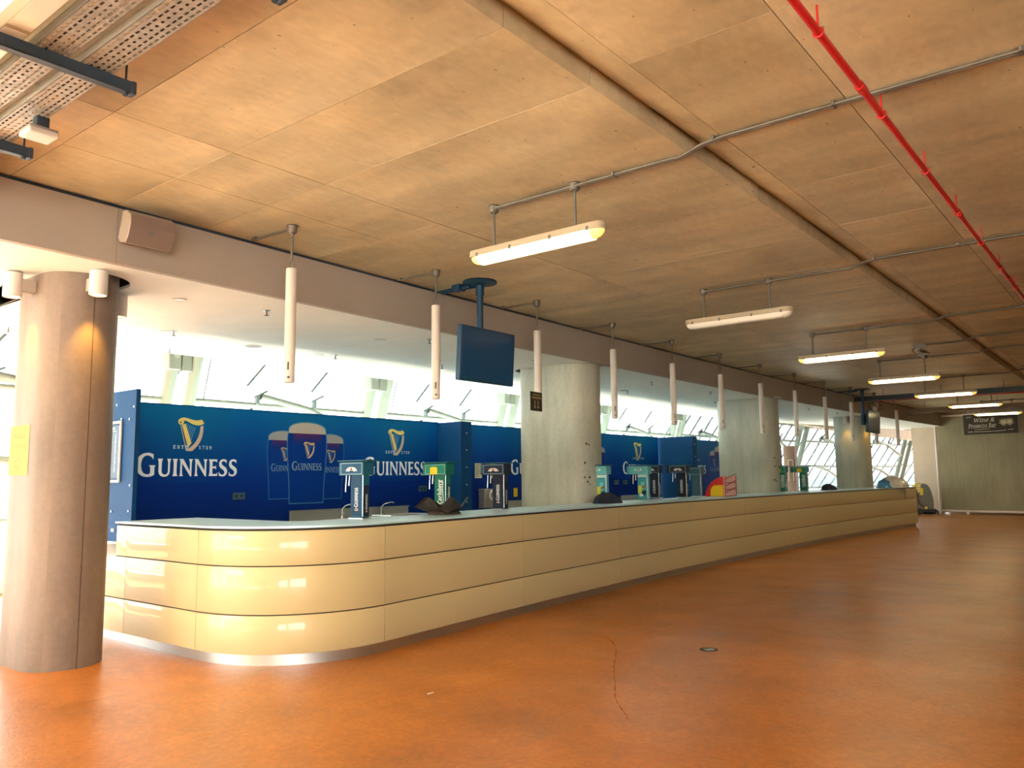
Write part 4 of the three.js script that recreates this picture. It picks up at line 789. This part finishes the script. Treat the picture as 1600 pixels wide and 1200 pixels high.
// ---------------------------------------------------------------- soffit fittings
{
  const sp = [[-7.18, -4.89], [-9.0, -4.86], [-10.28, -5.5], [-7.15, -7.29], [-9.08, -7.34], [-8.69, -9.14], [-7.28, -9.69], [-7.35, -13.47], [-8.5, -14.53], [-7.29, -15.91], [-7.19, -21.82], [-7.12, -24.03], [-10.15, -3.5]];
  const L = ['nearest the left pillar', 'deeper in from the first tube', 'at the window edge above the first column pair', 'left of the large screen', 'between the first two tubes', 'below left of the large screen', 'just left of the second pillar top', 'right of the fourth tube', 'deep in right of the second pillar', 'left of the third pillar top', 'right of the third pillar', 'left of the far pillar', 'left of the left pillar at the window edge'];
  let proto;
  sp.forEach(([x, z], i) => {
    const lab = 'small sprinkler head on the white soffit ' + L[i];
    if (!proto) { proto = thing('soffit_sprinkler', lab, 'sprinkler', [x, SOFFIT, z], 0, 'sprinkler heads on the soffit'); part('rose', lathe([[0, -0.012], [0.03, -0.01], [0.04, 0], [0, 0]], 16), M.chrome, proto); part('deflector', [rod([0, -0.01, 0], [0, -0.05, 0], 0.009, 8), lathe([[0, -0.058], [0.026, -0.056], [0.026, -0.052], [0, -0.05]], 12)], M.conduit, proto); } else { const c = proto.clone(); c.name = numbered('soffit_sprinkler'); c.position.set(x, SOFFIT, z); c.userData = { ...proto.userData, label: lab }; scene.add(c); }
  });
  const dl = [[-7.38, -4.03, 'beside the left pillar'], [-9.1, -4.81, 'deeper in right of the left pillar'], [-9.25, -7.18, 'between the first two tubes'], [-7.65, -6.9, 'left of the second tube'], [-9.02, -15.5, 'far in right of the second pillar']];
  for (const [x, z, l] of dl) { const t = thing('downlight', 'small round recessed downlight in the white soffit ' + l, 'lamp', [x, SOFFIT, z], 0, 'downlights in the soffit'); part('ring', lathe([[0.05, -0.004], [0.065, -0.006], [0.07, 0], [0.05, 0]], 24), M.tube, t); part('lens', new THREE.CylinderGeometry(0.05, 0.05, 0.004, 24).translate(0, -0.001, 0), M.lampOff, t); }
  for (const [x, z, l] of [[-9.26, -6.11, 'right of the first tube'], [-8.51, -14.4, 'right of the fourth tube']]) { const t = thing('ceiling_vent', 'round grey speaker grille in the white soffit ' + l, 'grille', [x, SOFFIT, z], 0, 'round grilles in the soffit'); part('rim', lathe([[0.1, -0.004], [0.12, -0.006], [0.125, 0], [0.1, 0]], 28), M.tube, t); part('mesh', new THREE.CylinderGeometry(0.1, 0.1, 0.004, 28).translate(0, -0.001, 0), std(lin(0.3, 0.27, 0.24), 0.7), t); }
}
// ---------------------------------------------------------------- far end: beams, sign, cleaning machine
{
  const t = thing('steel_beam', 'dark steel beam hung across the hall under the ceiling', 'beam', [0, 0, 0]);
  part('beam', [B2(-6.35, 6.1, 3.47, 3.485, -22.93, -23.07), B2(-6.35, 6.1, 3.585, 3.60, -22.93, -23.07), B2(-6.35, 6.1, 3.485, 3.585, -22.99, -23.01)], M.darkIron, t);
  for (let x = -5.6; x < 6; x += 1.4) part('hanger', rod([x, 3.6, -23], [x, x > -2.42 ? CEIL + STEP : CEIL, -23], 0.008, 8), M.conduit, t);
  const b = thing('service_duct', 'brown grey duct hung across the far end of the hall', 'duct', [0, 0, 0]);
  part('duct', B2(-6.1, 6.1, 3.42, 3.56, -27.9, -28.15, 0.01), std(lin(0.2, 0.14, 0.09), 0.6), b);
  for (let x = -5.6; x < 6; x += 2) part('hanger', rod([x, 3.56, -28], [x, x > -2.42 ? CEIL + STEP : CEIL, -28], 0.008, 8), M.conduit, b);
  part('end_bracket', [B(0.12, 0.08, 0.14, -6.08, 3.4, -28, 0.01), rod([-6.1, 3.36, -27.9], [-5.85, 3.33, -27.9], 0.02, 8)], M.conduit, b);
  for (const [z, y, l] of [[-26.2, 3.73, 'thin red pipe across the far ceiling, nearer one'], [-30.6, 3.73, 'thin red pipe across the far ceiling, farther one']]) { const p = thing('thin_pipe', l, 'pipe', [0, 0, 0], 0, 'thin red pipes across the far ceiling'); part('pipe', rod([xf(z) + 0.05, y, z], [6.1, y, z - 0.4], 0.018, 8), M.redPaint, p); }
  // chalkboard style sign
  const tex = canvasTex(1024, 420, (g, w, h) => {
    g.fillStyle = '#3b3020'; g.fillRect(0, 0, w, h); g.fillStyle = '#e9e2d0'; g.textAlign = 'left';
    g.font = 'italic 120px serif'; g.fillText('Wine &', 180, 165); g.font = 'italic 128px serif'; g.save(); g.translate(75, 290); g.scale(0.7, 1); g.fillText('Prosecco Bar', 0, 0); g.restore();
    g.strokeStyle = '#e9e2d0'; g.lineWidth = 7; g.beginPath(); g.moveTo(200, 330); g.lineTo(500, 322); g.stroke(); g.lineWidth = 9; g.beginPath(); g.moveTo(190, 372); g.quadraticCurveTo(520, 384, 820, 364); g.stroke();
    for (const [x, y, sx, sy] of [[60, 40, 1, 1], [70, 380, 1, -1], [950, 360, -1, -1]]) { g.lineWidth = 10; g.beginPath(); g.moveTo(x, y + 26 * sy); g.quadraticCurveTo(x + 4 * sx, y, x + 34 * sx, y + 4 * sy); g.quadraticCurveTo(x + 60 * sx, y + 20 * sy, x + 96 * sx, y + 2 * sy); g.stroke(); }
    g.fillStyle = '#d8cfa8'; for (let c = 0; c < 2; c++) for (let i = 0; i < 34; i++) { const a = i * 2.4, r = 8 + i * 2.6; g.beginPath(); g.ellipse(775 + c * 115 + Math.cos(a) * r * 0.85, 190 + c * -6 + Math.sin(a) * r * 0.8, 13, 10, a, 0, 7); g.fill(); }
  });
  const s = thing('bar_sign', 'dark brown hanging sign reading Wine & Prosecco Bar', 'sign', [-4.55, 0, -33.1], -0.17);
  part('board', B(1.74, 0.72, 0.03, 0, 3.25, 0, 0.006), M.cloth, s);
  part('print', new THREE.PlaneGeometry(1.7, 0.69).translate(0, 3.25, 0.0165), std(0xffffff, 0.7, { map: tex }), s);
  for (const x of [-0.7, 0.7]) part('hanger', rod([x, 3.6, 0], [x, CEIL, 0], 0.006, 6), M.conduit, s);
  // floor cleaning machine
  const m = thing('floor_scrubber', 'grey and yellow floor cleaning machine parked beside the grey partition', 'cleaning machine', [-7.0, 0, -33.4], 0.2);
  const prof = new THREE.Shape(); prof.moveTo(-0.32, 0.2); prof.lineTo(0.34, 0.2); prof.quadraticCurveTo(0.38, 0.7, 0.22, 1.02); prof.quadraticCurveTo(0.15, 1.12, 0.02, 1.1); prof.lineTo(-0.04, 0.8); prof.lineTo(-0.3, 0.66); prof.closePath();
  part('tank', new THREE.ExtrudeGeometry(prof, { depth: 0.42, bevelEnabled: true, bevelSize: 0.03, bevelThickness: 0.03, bevelSegments: 3 }).translate(0, 0, -0.21), M.greyPlastic, m);
  part('brush_deck', [B(0.85, 0.14, 0.56, 0.03, 0.12, 0, 0.04), lathe([[0, 0.02], [0.22, 0.02], [0.22, 0.07], [0, 0.07]], 20).translate(0.2, 0, 0)], M.black, m);
  part('squeegee', [B(0.06, 0.1, 0.7, 0.5, 0.07, 0, 0.01), rod([0.3, 0.2, 0], [0.52, 0.1, 0], 0.03, 8)], M.black, m);
  part('handle_ring', new THREE.TorusGeometry(0.13, 0.028, 10, 24).rotateX(0.3).translate(-0.08, 1.02, 0.18), M.yellow, m);
  part('handle_bar', rod([-0.3, 1.05, 0.1], [-0.02, 1.0, 0.1], 0.03, 8), M.yellow, m);
  part('yellow_panel', B(0.12, 0.26, 0.02, 0.0, 0.84, 0.245, 0.01), M.yellow, m);
  part('hose', pipe([[-0.18, 0.9, 0.25], [-0.16, 0.6, 0.28], [-0.12, 0.4, 0.27], [0.05, 0.25, 0.26]], 0.035, 8, 24), M.redPaint && std(lin(0.16, 0.05, 0.04), 0.5), m);
  for (const s2 of [-1, 1]) part('wheel', new THREE.CylinderGeometry(0.11, 0.11, 0.06, 20).rotateX(Math.PI / 2).translate(-0.1, 0.11, s2 * 0.27), M.black, m);
  part('yellow_cap', new THREE.CylinderGeometry(0.05, 0.05, 0.02, 16).rotateX(Math.PI / 2).translate(0.12, 0.24, 0.27), M.yellow, m);
}
// ---------------------------------------------------------------- small things on the floor
{
  const d = thing('floor_drain', 'small round metal drain let into the orange floor', 'drain', [-3.18, 0, -6.7]);
  part('rim', lathe([[0.05, 0.002], [0.075, 0.004], [0.08, 0.0005], [0.05, 0.0005]], 24), M.gap, d);
  part('cover', lathe([[0, 0.0035], [0.05, 0.003], [0.05, 0.0005], [0, 0.0005]], 20), M.chrome, d);
  part('slots', range(-0.03, 0.03, 3).map((x) => B(0.006, 0.001, 0.06, x, 0.0036, 0)), M.gap, d);
  const s = new THREE.Shape(); s.moveTo(0, 0); s.quadraticCurveTo(0.03, 0.012, 0.028, 0.042); s.quadraticCurveTo(0.018, 0.02, 0, 0);
  solo('paper_scrap', new THREE.ExtrudeGeometry(s, { depth: 0.004, bevelEnabled: false }).rotateX(-Math.PI / 2 + 0.15), M.white, 'tiny curled white paper scrap lying on the floor', 'scrap', [-4.14, 0.001, -4.2]);
}
renderer.render(scene, camera);
